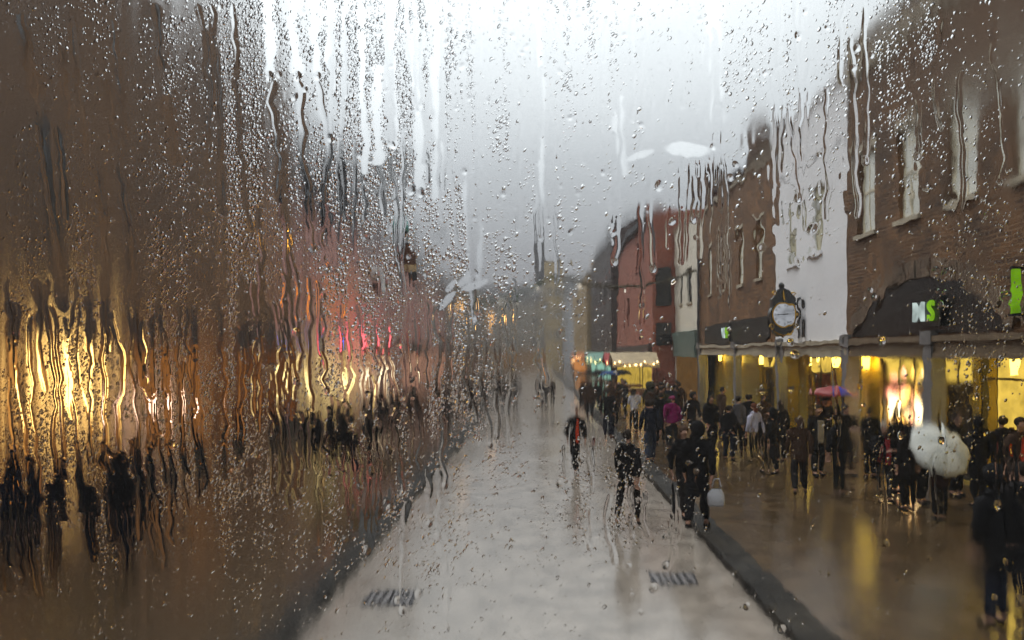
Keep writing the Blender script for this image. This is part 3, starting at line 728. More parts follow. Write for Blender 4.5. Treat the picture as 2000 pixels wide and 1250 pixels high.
tree('autumn_tree', 'tree with few yellow leaves above the red building', (12.3, 75, 0), 19, .45, mat('yellow_leaf', (.45, .24, .05), .6, .4, 2), 900, bark)

# ------------------------------------------------------------------ people
def skin_mesh(name, V, E, Rr, root=0, sub=2):
    me = bpy.data.meshes.new(name); bm = bmesh.new(); lay = bm.verts.layers.skin.verify()
    vs = []
    for i, p in enumerate(V):
        v = bm.verts.new(p); r = Rr[i]; v[lay].radius = r if isinstance(r, tuple) else (r, r); v[lay].use_root = (i == root); vs.append(v)
    for a, b_ in E: bm.edges.new((vs[a], vs[b_]))
    bm.to_mesh(me); bm.free()
    o = bpy.data.objects.new(name, me); col.objects.link(o)
    s = o.modifiers.new('skin', 'SKIN'); s.use_smooth_shade = True; s.branch_smoothing = .6
    m2 = o.modifiers.new('sub', 'SUBSURF'); m2.levels = sub; m2.render_levels = sub
    bpy.context.view_layer.update()
    out = bpy.data.meshes.new_from_object(o.evaluated_get(bpy.context.evaluated_depsgraph_get()))
    bpy.data.objects.remove(o); bpy.data.meshes.remove(me)
    out.name = name
    out.polygons.foreach_set('use_smooth', [True]*len(out.polygons))
    return out

def pose_joints(pose):
    J = dict(pel=(0, 0, .95), sp=(0, .01, 1.14), ch=(0, 0, 1.34), nk=(0, 0, 1.49), h0=(0, -.012, 1.565), h1=(0, -.03, 1.645), h2=(0, -.012, 1.72))
    st = {'stand': (.03, -.02), 'walk': (.26, -.24), 'phone': (.02, .03), 'brolly': (.10, -.08), 'lean': (.2, -.12)}[pose]
    for s, k in ((-1, 0), (1, 1)):
        f = -st[k]                                     # forward is -y
        J['hip%d' % k] = (s*.095, 0, .90)
        J['kn%d' % k] = (s*.10, f*.55-.03, .50)
        J['an%d' % k] = (s*.105, f+.02 if f < 0 else f+.03, .09 if f <= .05 else .15)
        J['to%d' % k] = (s*.12, J['an%d' % k][1]-.16, .035 if f <= .05 else .04)
        J['sh%d' % k] = (s*.175, .005, 1.42)
        sw = -f*.6
        if pose in ('stand', 'walk', 'lean'):
            J['el%d' % k] = (s*.235, sw*.5+.03, 1.14); J['wr%d' % k] = (s*.225, sw-.05, .90); J['hd%d' % k] = (s*.215, sw-.07, .81)
        elif pose == 'phone' or (pose == 'brolly' and k == 0):
            J['el%d' % k] = (s*.23, -.03, 1.15); J['wr%d' % k] = (s*.11, -.25, 1.14); J['hd%d' % k] = (s*.06, -.31, 1.18)
        else:
            J['el%d' % k] = (s*.24, -.08, 1.17); J['wr%d' % k] = (s*.16, -.27, 1.33); J['hd%d' % k] = (s*.14, -.30, 1.41)
    return {k: Vector(v) for k, v in J.items()}

m_skin = mat('skin', (.42, .24, .17), .5, .1, 4); m_eye = mat('eye_dark', (.02, .015, .012), .3); m_lip = mat('lips', (.28, .09, .08), .5)
def make_body(J):
    V, E, Rr = [], [], []
    def v(p, r, par=None):
        V.append(tuple(p)); Rr.append(r)
        if par is not None: E.append((par, len(V)-1))
        return len(V)-1
    pel = v(J['pel'], (.14, .10)); sp = v(J['sp'], (.12, .09), pel); ch = v(J['ch'], (.15, .1), sp); nk = v(J['nk'], .052, ch)
    h0 = v(J['h0'], (.058, .066), nk); h1 = v(J['h1'], (.076, .093), h0); v(J['h2'], (.058, .074), h1)
    v(J['h1']+Vector((0, -.108, -.02)), (.011, .014), h1)
    for s in (-1, 1): v(J['h1']+Vector((s*.082, .01, -.012)), (.012, .02), h1)
    for k in (0, 1):
        s = -1 if k == 0 else 1
        hp = v(J['hip%d' % k], .085, pel); kn = v(J['kn%d' % k], .058, hp)
        cf = v((J['kn%d' % k]*.6+J['an%d' % k]*.4)+Vector((0, .012, 0)), .055, kn); an = v(J['an%d' % k], .038, cf); v(J['to%d' % k], .034, an)
        sh = v(J['sh%d' % k], .058, ch); el = v(J['el%d' % k], .042, sh); wr = v(J['wr%d' % k], .028, el); hd = v(J['hd%d' % k], (.034, .018), wr)
        d = (J['hd%d' % k]-J['wr%d' % k]).normalized(); side = Vector((0, 1, 0)) if abs(d.y) < .7 else Vector((1, 0, 0))
        side = (side-d*side.dot(d)).normalized(); palm = side.cross(d)*(s)
        for i, (off, L) in enumerate(((-.027, .062), (-.009, .075), (.010, .07), (.027, .055))):
            a = J['hd%d' % k]+side*off+d*.03; q = v(a, .009, hd)
            q = v(a+d*L*.5-palm*.006, .0085, q); v(a+d*L*.9-palm*.026, .007, q)
        a = J['hd%d' % k]-side*.035+d*.0; q = v(a, .011, hd); v(a-side*.02+d*.035-palm*.012, .009, q)
    me = skin_mesh('body', V, E, Rr, 0)
    for mm in (m_skin, m_eye, m_lip): me.materials.append(mm)
    for p in me.polygons:
        c = p.center-J['h1']
        if c.y < -.05:
            if min((c-Vector((s*.032, -.085, .004))).length for s in (-1, 1)) < .017: p.material_index = 1
            elif (c-Vector((0, -.088, -.058))).length < .02: p.material_index = 2
    return me
def make_coat(J, hem):
    V, E, Rr = [], [], []
    def v(p, r, par=None):
        V.append(tuple(p)); Rr.append(r)
        if par is not None: E.append((par, len(V)-1))
        return len(V)-1
    ch = v(J['ch'], (.185, .135)); sp = v(J['sp'], (.165, .125), ch); pel = v(J['pel'], (.18, .135), sp)
    if hem < .85: v((0, J['pel'].y, hem), (.205, .165), pel)
    else: v((0, 0, hem), (.185, .14), pel)
    uc = v(J['ch']+Vector((0, .005, .10)), (.165, .115), ch)
    nk = v(J['nk']+Vector((0, .008, -.01)), (.088, .088), uc); v(J['nk']+Vector((0, .012, .045)), (.07, .078), nk)
    for k in (0, 1):
        sh = v(J['sh%d' % k]+Vector((0, 0, .005)), .10, uc); el = v(J['el%d' % k], .066, sh); v(J['wr%d' % k]*.92+J['el%d' % k]*.08, .05, el)
    return skin_mesh('coat', V, E, Rr, 0)
def make_trousers(J):
    V, E, Rr = [], [], []
    def v(p, r, par=None):
        V.append(tuple(p)); Rr.append(r)
        if par is not None: E.append((par, len(V)-1))
        return len(V)-1
    p0 = v(J['pel']+Vector((0, 0, .04)), (.15, .115)); p1 = v(J['pel'], (.155, .12), p0)
    for k in (0, 1):
        hp = v(J['hip%d' % k], .098, p1); kn = v(J['kn%d' % k], .076, hp); v(J['an%d' % k]+Vector((0, 0, .02)), .062, kn)
    return skin_mesh('trousers', V, E, Rr, 0)
def make_shoe(J, k):
    a, t_ = J['an%d' % k], J['to%d' % k]
    return skin_mesh('shoe', [tuple(a+Vector((0, .03, -.035))), tuple(a*.5+t_*.5+Vector((0, 0, -.015))), tuple(t_+Vector((0, -.03, .01)))], [(0, 1), (1, 2)], [(.046, .05), (.046, .045), (.042, .032)], 0)
def make_hair(J, style):
    b = MB(); c = J['h1']+Vector((0, .018, .03))
    if style == 'hood':
        b.ball(c+Vector((0, .015, -.01)), 1, 14, 10, (.115, .125, .15))
    elif style == 'hat':
        b.ball(c+Vector((0, -.005, .035)), 1, 14, 10, (.098, .112, .085)); b.tube([c+Vector((0, -.005, .01)), c+Vector((0, -.005, .045))], [.104, .106], 14)
    else:
        b.ball(c, 1, 14, 10, (.088, .104, .098))
        if style == 'long': b.ball(c+Vector((0, .055, -.11)), 1, 12, 9, (.085, .055, .15))
    me = bpy.data.meshes.new('hair'); me.from_pydata([tuple(x) for x in b.v], [], b.f)
    # open the front so that the face shows
    bm = bmesh.new(); bm.from_mesh(me)
    bmesh.ops.remove_doubles(bm, verts=bm.verts, dist=1e-5)
    kill = [f for f in bm.faces if (f.calc_center_median()-c).y < -.045 and (f.calc_center_median()-c).z < (.055 if style == 'hood' else .02)]
    bmesh.ops.delete(bm, geom=kill, context='FACES'); bmesh.ops.recalc_face_normals(bm, faces=bm.faces)
    bm.to_mesh(me); bm.free()
    me.polygons.foreach_set('use_smooth', [True]*len(me.polygons))
    return me

PROTO = {}
def proto(pose, hem, style):
    k = ('b', pose)
    if k not in PROTO:
        J = pose_joints(pose)
        PROTO[k] = (J, make_body(J), make_trousers(J), [make_shoe(J, 0), make_shoe(J, 1)])
    J, body, tr, shoes = PROTO[k]
    kc = ('c', pose, hem)
    if kc not in PROTO: PROTO[kc] = make_coat(J, hem)
    kh = ('h', pose, style)
    if kh not in PROTO: PROTO[kh] = make_hair(J, style)
    return J, body, tr, shoes, PROTO[kc], PROTO[kh]
def cloth(c):
    return mat('cloth_%d_%d_%d' % tuple(int(x*1000) for x in c), c, .8, .25, 9, bump=.3, bscale=60, spec=.15)
BLK = (.006, .006, .007); NAVY = (.009, .012, .022); GREY = (.09, .09, .10); BRN = (.05, .028, .018); JEAN = (.025, .035, .06); WHT = (.5, .5, .56); RED = (.45, .05, .02); PNK = (.20, .015, .10); DK = (.012, .010, .010); OLV = (.035, .035, .02)
def person(px, fy, h, rot, pose, coat, trou, label, hem=.8, style='short', hair=(.02, .014, .01), road=False, front=None, group=None, hand_item=None):
    gz = 0.0 if road else PH
    d = FP*(CAMZ-gz)/(fy-VY); x = (px-VX)/FP*d
    J, body, tr, shoes, cm, hm = proto(pose, hem, style)
    t = thing('person', label, 'person', (x, d, gz), group)
    t.rotation_euler = (0, 0, R(rot)); s = h/1.75; t.scale = (s*random.uniform(.97, 1.08), s, s)
    def part(name, me, m=None):
        o = bpy.data.objects.new(name, me); col.objects.link(o); o.parent = t
        if m is not None:
            if not me.materials: me.materials.append(m)
            o.material_slots[0].link = 'OBJECT'; o.material_slots[0].material = m
        return o
    part('body', body); part('coat', cm, cloth(coat)); part('trousers', tr, cloth(trou))
    for sh in shoes: part('shoe', sh, cloth(BLK))
    part({'hood': 'hood', 'hat': 'hat'}.get(style, 'hair'), hm, cloth(coat) if style == 'hood' else cloth(hair))
    if front:
        b = MB(); b.prism([(-.05, 1.42), (.05, 1.42), (.075, 1.1), (.065, .84), (-.065, .84), (-.075, 1.1)], lambda a, z: (a, -.165, z), lambda a, z: (a, -.10, z))
        o = b.build('scarf', cloth(front), None, False); o.parent = t
    return t, (x, d, gz, s, J)

m_bag = mat('carrier_bag', (.4, .4, .42), .4, .1, 4)
def carrier(x, y, z, label, m=None):
    t = thing('carrier_bag', label, 'bag', (x, y, z))
    b = MB()
    for i in range(5):
        pass
    P = [(.0, .12, .06), (.04, .15, .08), (.12, .16, .09), (.22, .14, .06), (.30, .08, .03)]
    vs, fs = [], []
    for z_, a, c in P:
        for k in range(12):
            an = 2*math.pi*k/12; vs.append((x+math.cos(an)*a*(1+random.uniform(-.06, .06)), y+math.sin(an)*c, z+z_))
    for i in range(4):
        for k in range(12): fs.append((i*12+k, i*12+(k+1) % 12, (i+1)*12+(k+1) % 12, (i+1)*12+k))
    fs.append(tuple(range(11, -1, -1))); b.add(vs, fs); b.build('bag_body', m or m_bag, t, True)
    h = MB()
    for s_ in (-1, 1): h.tube([(x-.07, y+s_*.02, z+.33), (x-.04, y+s_*.02, z+.46), (x+.04, y+s_*.02, z+.46), (x+.07, y+s_*.02, z+.33)], .008, 5)
    h.build('bag_handle', m or m_bag, t)

def umbrella(x, y, z, r, label, mats, tilt=(0, 0), shaft=.85):
    t = thing('umbrella', label, 'umbrella', (x, y, z), 'open umbrellas')
    t.rotation_euler = (R(tilt[0]), R(tilt[1]), 0)
    b = MB(); N = 8; sub = 4
    rings = [(0, .0), (.3, -.03), (.6, -.11), (.85, -.24), (1, -.38)]
    vs, fs, mi = [], [], []
    for q, dz in rings:
        for k in range(N*sub):
            a = 2*math.pi*k/(N*sub); f_ = 1-.06*q*abs(math.sin(a*N/2))
            vs.append((math.cos(a)*r*q*f_+.0, math.sin(a)*r*q*f_, dz*r*1.1+(.03*q*abs(math.sin(a*N/2)))))
    M = N*sub
    for i in range(len(rings)-1):
        for k in range(M): fs.append((i*M+k, i*M+(k+1) % M, (i+1)*M+(k+1) % M, (i+1)*M+k)); mi.append((k//sub) % len(mats))
    b.v = vs; b.f = fs; b.m = mi
    c = b.build('canopy', mats, None, True); c.parent = t
    so_ = c.modifiers.new('thick', 'SOLIDIFY'); so_.thickness = .004
    o = MB().tube([(0, 0, .06*r), (0, 0, -shaft)], .008, 6).build('shaft', m_iron, None); o.parent = t
    o = MB().tube([(0, 0, -shaft), (0, 0, -shaft-.08), (.03, 0, -shaft-.12), (.06, 0, -shaft-.1)], .014, 6).build('handle', blk, None); o.parent = t
    for k in range(N):
        a = 2*math.pi*k/N
        o = MB().tube([(0, 0, -.02), (math.cos(a)*r*.6, math.sin(a)*r*.6, -.125*r*1.1), (math.cos(a)*r*.98, math.sin(a)*r*.98, -.385*r*1.1)], .004, 4).build('rib', m_iron, None); o.parent = t

# people on the right, nearest the camera last
P = person
P(1125, 925, 1.72, 10, 'walk', BLK, BLK, 'person in open black coat with orange red front walking on the road', road=True, front=RED, hem=.75)
P(1225, 1030, 1.72, 150, 'walk', BLK, DK, 'person in black coat with a yellow mark on the back at the kerb', road=True, hem=.82)
P(1187, 858, 1.76, 170, 'stand', BLK, NAVY, 'dark figure standing just beyond the kerb with legs apart', hem=.85)
P(1238, 846, 1.68, 200, 'phone', WHT, BLK, 'person in white jacket and black trousers by the lit shops', hem=.9, style='long')
P(1270, 905, 1.72, 185, 'walk', NAVY, JEAN, 'person in navy coat and blue jeans walking away', hem=.86)
P(1314, 880, 1.66, 190, 'stand', PNK, BLK, 'person in magenta jacket seen from behind', hem=.92, style='hat', hair=(.2, .03, .09))
P(1335, 1010, 1.66, 20, 'lean', BLK, DK, 'shorter dark figure of the couple at the kerb with reddish face', hem=.7, style='long', hair=BRN)
t_, q_ = P(1362, 1035, 1.80, 160, 'walk', BLK, BLK, 'tall dark figure in long coat carrying a white bag at the kerb', hem=.55, style='hood')
carrier(q_[0]+.30, q_[1]-.12, PH+.42, 'white plastic carrier bag held by the tall dark figure')
P(1390, 885, 1.72, 30, 'stand', BLK, DK, 'person in black jacket facing the street beside the mustard wall', hem=.85)
P(1411, 862, 1.82, 100, 'stand', (.06, .035, .02), DK, 'tall person in brown coat standing against the mustard wall', hem=.7)
P(1441, 889, 1.72, 180, 'stand', GREY, BLK, 'person in grey hooded top and black trousers seen from behind', hem=.9)
P(1424, 900, 1.55, 140, 'phone', BLK, NAVY, 'short person in dark jacket beside the grey hooded one', hem=.9)
P(1473, 903, 1.6, 215, 'stand', (.42, .42, .52), BLK, 'person in pale lavender hooded jacket with long auburn hair', hem=.88, style='long', hair=(.12, .04, .02))
P(1508, 928, 1.62, 240, 'lean', BLK, BLK, 'dark stooping figure by the first grey column', hem=.75, style='hood')
P(1492, 874, 1.70, 20, 'stand', BRN, BLK, 'person in dark brown coat in the doorway under the clock', hem=.75)
P(1562, 968, 1.66, 165, 'walk', BRN, DK, 'person in reddish brown coat before the second mustard pier', hem=.7, style='long', hair=BRN)
P(1598, 930, 1.72, 10, 'stand', DK, BLK, 'pale scarfed dark person under the coloured umbrella', hem=.72, front=(.3, .26, .2))
t_, q_ = P(1612, 892, 1.70, 0, 'brolly', BLK, BLK, 'person holding the red and blue umbrella', hem=.75)
m_ur, m_ub, m_uv = mat('umb_red', (.28, .02, .02), .5), mat('umb_blue', (.03, .04, .38), .5), mat('umb_pink', (.4, .14, .14), .5)
umbrella(q_[0]+.12, q_[1]-.30, PH+2.05, .62, 'red and blue panelled umbrella before the dark red doorway', [m_ub, m_ur, m_ub, m_uv, m_ur, m_ur, m_ub, m_uv], shaft=.62)
P(1640, 972, 1.78, 195, 'stand', BLK, BLK, 'broad shouldered person in black coat before the third column', hem=.7, style='short')
P(1655, 930, 1.74, 20, 'phone', DK, BLK, 'dark person partly hidden behind the broad black coat', hem=.75)
P(1726, 982, 1.60, 5, 'phone', BLK, (.05, .05, .055), 'grey haired person in black coat facing the camera with clasped hands', hem=.75, hair=(.28, .26, .22), front=(.28, .03, .04))
P(1752, 965, 1.80, 200, 'stand', BLK, BLK, 'tall black silhouette in front of the bright bulb window', hem=.6, style='hood')
t_, q_ = P(1838, 1020, 1.50, 175, 'brolly', (.03, .015, .014), BLK, 'person in dark maroon coat under the white umbrella', hem=.7, style='long', hair=BRN)
umbrella(q_[0]+.02, q_[1]-.1, PH+1.40, .56, 'large white umbrella tilted towards the camera at the right', [mat('umb_white', (.6, .62, .58), .5, .06), mat('umb_grey', (.48, .5, .46), .5, .06)], (52, 8), .5)
P(1800, 985, 1.62, 30, 'stand', (.012, .03, .012), BLK, 'person in dark green coat beside the white umbrella', hem=.7)
P(1912, 990, 1.76, 190, 'stand', BLK, BLK, 'black silhouette left of three before the yellow shop at right edge', hem=.6, style='hood')
P(1958, 984, 1.74, 170, 'walk', DK, BLK, 'dark silhouette in the middle of three before the yellow shop', hem=.65)
P(1990, 1000, 1.78, 20, 'stand', BRN, BLK, 'brown coated person cut by the right picture edge', hem=.65, front=RED)
P(1945, 1225, 1.74, 190, 'stand', BLK, NAVY, 'nearest dark coated person at the lower right seen from behind', hem=.6, style='hood')
P(2000, 1190, 1.72, 170, 'walk', DK, BLK, 'near dark coated person cut by the lower right picture edge', hem=.65)
P(1352, 868, 1.7, 20, 'walk', DK, BLK, 'dark coated person walking between the stalls and the arcade', hem=.7, style='hood')
P(1463, 880, 1.74, 160, 'stand', BLK, BLK, 'dark person behind the pale lavender hooded jacket', hem=.6)
P(1524, 905, 1.7, 190, 'stand', BLK, DK, 'dark person in long coat right of the stooping figure', hem=.6, style='long')
P(1775, 1000, 1.7, 190, 'stand', (.014, .012, .012), BLK, 'dark hooded person left of the white umbrella', hem=.6, style='hood')
P(1868, 970, 1.75, 20, 'stand', BLK, BLK, 'tall dark person right of the white umbrella', hem=.6)
P(1700, 935, 1.7, 180, 'stand', BLK, BLK, 'dark person in front of the widest mustard pier', hem=.6)
P(1290, 870, 1.72, 175, 'stand', BLK, BLK, 'black figure left of the magenta jacket', hem=.6)
# distant crowd on the right
gc = 'distant crowd under the lit stalls'
for k in range(20):
    px = random.uniform(1118, 1345); fy = random.uniform(792, 835)
    if px > 1250: fy = random.uniform(800, 845)
    P(px, fy, random.uniform(1.6, 1.82), random.choice((0, 20, 160, 180, 200, 250)), random.choice(('stand', 'walk', 'phone')), random.choice((BLK, DK, NAVY, BRN, OLV)), random.choice((BLK, DK, JEAN)),
      'dark clothed person in the distant crowd under the lit stalls', hem=random.choice((.7, .85)), style=random.choice(('short', 'long', 'hat', 'hood')), group=gc)
for k, (px, fy) in enumerate(((1150, 803), (1190, 806), (1215, 800), (1172, 798))):
    d = FP*(CAMZ-PH)/(fy-VY)
    umbrella((px-VX)/FP*d, d, PH+2.1, .6, ['leftmost dark umbrella over the distant crowd', 'blue umbrella over the distant crowd', 'rightmost dark umbrella over the distant crowd', 'farthest dark umbrella over the distant crowd'][k], [cloth((.03, .07, .2)) if k == 1 else cloth(BLK)], shaft=.7)
for k, (px, fy) in enumerate(((920, 812), (986, 806), (1008, 800), (1080, 796), (1062, 800), (905, 800), (945, 803))):
    P(px, fy, 1.74, random.choice((0, 180)), 'walk', random.choice((BLK, DK, NAVY)), BLK, 'dark clothed person far away in the middle of the road', road=True, hem=.8, group='people far down the road')
# groups on the left
for k, (px, fy, h) in enumerate(((12, 1085, 1.72), (52, 1150, 1.76), (85, 1100, 1.68), (118, 1160, 1.80), (150, 1120, 1.74), (182, 1110, 1.7), (208, 1140, 1.78), (248, 1085, 1.7), (272, 1065, 1.66))):
    P(px, fy, h, random.choice((20, 160, 190, 220)), random.choice(('stand', 'walk', 'lean')), random.choice((BLK, BLK, NAVY, DK)), random.choice((BLK, NAVY)),
      'dark silhouetted person in the near group by the glowing left shop', hem=.65, style=random.choice(('short', 'hood', 'long')), group='near group on the left pavement')
for k, (px, fy, h) in enumerate(((618, 935, 1.68), (642, 925, 1.72), (672, 945, 1.74), (695, 938, 1.78), (718, 932, 1.7))):
    P(px, fy, h, random.choice((20, 160, 190, 220)), random.choice(('stand', 'walk')), BLK, random.choice((BLK, NAVY)),
      'black silhouetted person in the group before the pink building', hem=.65, style=random.choice(('short', 'hood')), group='middle group on the left pavement')
for k, (px, fy, h) in enumerate(((300, 1010, 1.7), (480, 930, 1.7), (525, 905, 1.7), (790, 850, 1.72), (812, 858, 1.72), (838, 848, 1.7), (770, 845, 1.7), (745, 862, 1.72), (868, 838, 1.7), (880, 842, 1.74))):
    P(px, fy, h, random.choice((20, 160, 190)), 'walk', random.choice((BLK, DK)), BLK,
      'dim figure walking along the left pavement behind fogged glass', hem=.7, group='walkers on the left pavement')

# ------------------------------------------------------------------ the wet, fogged window pane the street is seen through
GY, K = 0.36, 0.36/FP                                   # distance of the pane, metres on it per photo pixel
U0, U1, V0, V1, ST = -120.0, 2120.0, -90.0, 1340.0, 2.4
nu, nv = int((U1-U0)/ST)+1, int((V1-V0)/ST)+1
us = np.linspace(U0, U1, nu); vsx = np.linspace(V0, V1, nv)
U, V = np.meshgrid(us, vsx)
def vn(su, sv):                                         # smooth value noise, cells su x sv, range -1..1
    gu, gv = int((U1-U0)/su)+3, int((V1-V0)/sv)+3
    G = rng.uniform(-1, 1, (gv, gu)); fu = (us-U0)/su; fv = (vsx-V0)/sv
    iu = fu.astype(int); iv = fv.astype(int); a = fu-iu; b = fv-iv; a = a*a*(3-2*a); b = (b*b*(3-2*b))[:, None]
    g0 = G[iv][:, iu]*(1-a)+G[iv][:, iu+1]*a; g1 = G[iv+1][:, iu]*(1-a)+G[iv+1][:, iu+1]*a
    return g0*(1-b)+g1*b
def ss(x, a, b): t = np.clip((x-a)/(b-a), 0, 1); return t*t*(3-2*t)
def blob(u, v, ru, rv): return np.exp(-(((U-u)/ru)**2+((V-v)/rv)**2))

# condensation: thick on the left, thin in the middle, nearly clear on the right
left = 1-ss(U+np.where(V < 640, .30*(640-V), .8*np.maximum(V-780, 0)), 560, 1060)
fog = .004+.33*left*(1+.25*vn(90, 500))+.05*blob(950, 640, 200, 260)+.11*blob(1050, 610, 120, 90)+.16*blob(1950, 80, 220, 180)+.07*blob(1850, 1120, 260, 140)+.05*blob(1800, 470, 100, 80)
fog += .02*blob(1100, 900, 130, 160)
fog = np.clip(fog*(1+.25*vn(16, 300)), .0, .46)
smear = .004+.55*left+.16*ss(V, 940, 1150)*(1-ss(U, 800, 1050))+.04*ss(V, 940, 1150)+.12*blob(960, 760, 170, 120)+.2*blob(1900, 150, 260, 140)+.08*blob(1800, 780, 100, 80)
smear *= np.clip(1+.5*vn(14, 260), .2, 2)
drop = 1.1*blob(640, 200, 230, 330)+.85*blob(470, 60, 120, 200)+.8*blob(730, 330, 150, 200)+.6*blob(860, 700, 170, 200)+.5*blob(740, 1010, 150, 160)
drop += 1.0*blob(160, 880, 240, 170)+.85*blob(230, 650, 200, 150)+.6*blob(430, 760, 140, 200)+.14*left*(1-.8*ss(V, 930, 1080))+.34*blob(1000, 60, 340, 220)+.16*blob(1180, 340, 120, 100)+.4*blob(1180, 980, 110, 90)
drop += .42*blob(1750, 120, 160, 170)+.15*blob(1500, 130, 90, 180)+.22*blob(1930, 600, 100, 200)+.05*blob(1700, 900, 320, 130)+.3*blob(950, 480, 160, 140)+.02
colm = ss(vn(26, 700)+.55*vn(9, 500), -.55, .35)         # columns wiped by running water stay clear
drop = np.clip(drop*(.25+.75*colm)*(1+.9*vn(46, 46)), 0, 1.2)
tilt = np.zeros_like(fog)
h = .34*left*vn(16, 420)+.045*vn(13, 300)+.05*vn(34, 30)+.018*vn(9, 12)
h += .13*vn(7, 320)*(left+.45*blob(1000, 150, 420, 300)+.3*blob(950, 760, 200, 200))
film = ss(vn(80, 130), .1, .65)*ss(U, 1350, 1500)*(1-ss(V, 640, 760))
h += film*(.13*vn(10, 18)+.10*vn(9, 60))

fog += .085*ss(vn(60, 120), .15, .8)*ss(U, 1150, 1400)+.16*blob(1470, 200, 90, 100)+.10*blob(1700, 60, 120, 120)+.10*blob(1200, 420, 90, 110)
smear += .2*blob(1470, 210, 90, 110)+.2*blob(1200, 400, 110, 110)
smear += .35*blob(140, 1040, 210, 120)+.2*blob(670, 900, 110, 110)
grt = 1-.85*blob(762, 1170, 90, 45); fog *= grt; smear *= grt; drop *= grt
kl = np.exp(-((U-(865-(V-920)*.80))/62)**2)*ss(V, 860, 940); fog *= 1-.75*kl; smear *= 1-.5*kl; drop *= 1-.4*kl
calm = 1-.85*blob(1523, 612, 60, 75)-.85*blob(1808, 612, 60, 60)
h *= calm; drop *= calm
fog += .10*blob(1960, 60, 160, 140)
fog *= 1-.7*(blob(1523, 612, 60, 75)+blob(1808, 612, 50, 50))

def runnel(u0, v0, L, w0, hm, slant=.05, wig=3.0, bead=True, foga=.8, wend=None, tl=0.0):
    v = vsx; t = (v-v0)/L
    sel = np.where((t > -.02) & (t < 1.02))[0]
    if len(sel) < 3: return
    i0, i1 = sel[0], sel[-1]+1; vv = v[i0:i1]; tt = np.clip(t[i0:i1], 0, 1)
    kn = int(L/26)+4; ry = np.cumsum(rng.normal(0, wig, kn)); ry -= np.linspace(ry[0], ry[-1]*.6, kn)
    uc = u0+slant*(vv-v0)+np.interp(tt*(kn-1), np.arange(kn), ry)+.8*np.sin(vv/9+u0)
    wd = (w0*(1-tt)+(wend or w0)*tt)*(1+.25*np.interp(tt*(kn-1), np.arange(kn), rng.normal(0, 1, kn)))
    wd = np.clip(wd, 1.8, 40)*ss(tt, 0, .03)**.5*(ss(1-tt, 0, .02)**.5)
    wd = np.maximum(wd, .01)
    c0 = max(0, int((uc.min()-60-U0)/ST)); c1 = min(nu, int((uc.max()+60-U0)/ST)+1)
    if c1 <= c0+2: return
    x = (us[c0:c1][None, :]-uc[:, None])/wd[:, None]
    m = np.clip(1-x*x, 0, 1)**1.3; soft = np.exp(-(x/1.5)**4)
    s_ = (slice(i0, i1), slice(c0, c1))
    h[s_] = np.where(m > 0, h[s_]*(1-soft)+hm*min(w0, 5.5)*.5*m, h[s_])
    drop[s_] *= 1-soft; fog[s_] *= 1-foga*soft; smear[s_] *= 1-.75*soft; tilt[s_] = tilt[s_]*(1-soft)+tl*soft
    if bead:
        ub, vb, rb = uc[-1], vv[-1], min(w0, 6)*1.0+.6; bh = rng.uniform(.15, .5)
        dd = ((U-ub)/rb)**2+((V-vb)/(rb*1.6))**2
        bm_ = dd < 1; h[bm_] = np.maximum(h[bm_], rb*bh*(1-dd[bm_]))
def many(n_, ua, ub, va, vb, La, Lb, wa, wb, ha, hb, sl, wig):
    for _ in range(n_):
        u = rng.uniform(ua, ub)
        runnel(u, rng.uniform(va, vb), rng.uniform(La, Lb), rng.uniform(wa, wb), rng.uniform(ha, hb)*.7, rng.normal(sl, .015), wig, rng.random() < .35)
# broad faint wipes on the upper left, leaning with the wind
for u, v, L, w_ in ((60, 130, 480, 9), (30, 20, 160, 9), (130, 40, 260, 5), (215, 30, 240, 5), (100, 240, 190, 6), (180, 330, 210, 6), (320, 180, 140, 9), (225, 320, 260, 5), (295, 0, 130, 6), (110, 90, 140, 7), (200, 150, 120, 6)):
    runnel(u, v, L, w_, .10, .12, 2, False, .75)
for u, v, L in ((75, 320, 150), (92, 420, 140), (134, 20, 130), (184, 330, 90), (232, 320, 160), (225, 380, 130), (105, 500, 60), (20, 420, 60), (62, 240, 80)): runnel(u, v, L, 2.4, 1.1, .17, .6, False, .2)
for u, v, L, w_ in ((380, 0, 330, 5), (405, 0, 420, 6), (450, 0, 450, 5), (530, 150, 330, 6), (578, 150, 320, 7), (616, 150, 370, 6), (664, 290, 140, 5), (700, 300, 130, 4), (545, 330, 330, 5), (600, 360, 120, 7), (625, 390, 130, 6), (645, 410, 110, 5), (735, 300, 120, 5), (760, 300, 200, 4), (500, 400, 220, 6)):
    runnel(u, v, L, w_, .22, .06, 3.5, rng.random() < .3, .95)
for u, v, L, w_ in ((520, -90, 230, 8), (572, -90, 230, 7), (614, -90, 230, 6), (640, -90, 260, 6), (700, -90, 430, 6), (760, -90, 380, 7), (735, 120, 200, 8), (805, 60, 310, 7), (845, 0, 390, 7), (918, 320, 330, 5), (932, 430, 130, 5), (1045, 20, 400, 6), (1215, 180, 160, 7), (1390, -90, 380, 10), (1205, 330, 150, 5), (1050, 400, 130, 6)):
    runnel(u, v, L, w_, .07, .02, 2.5, rng.random() < .3, .95, None, -.34)
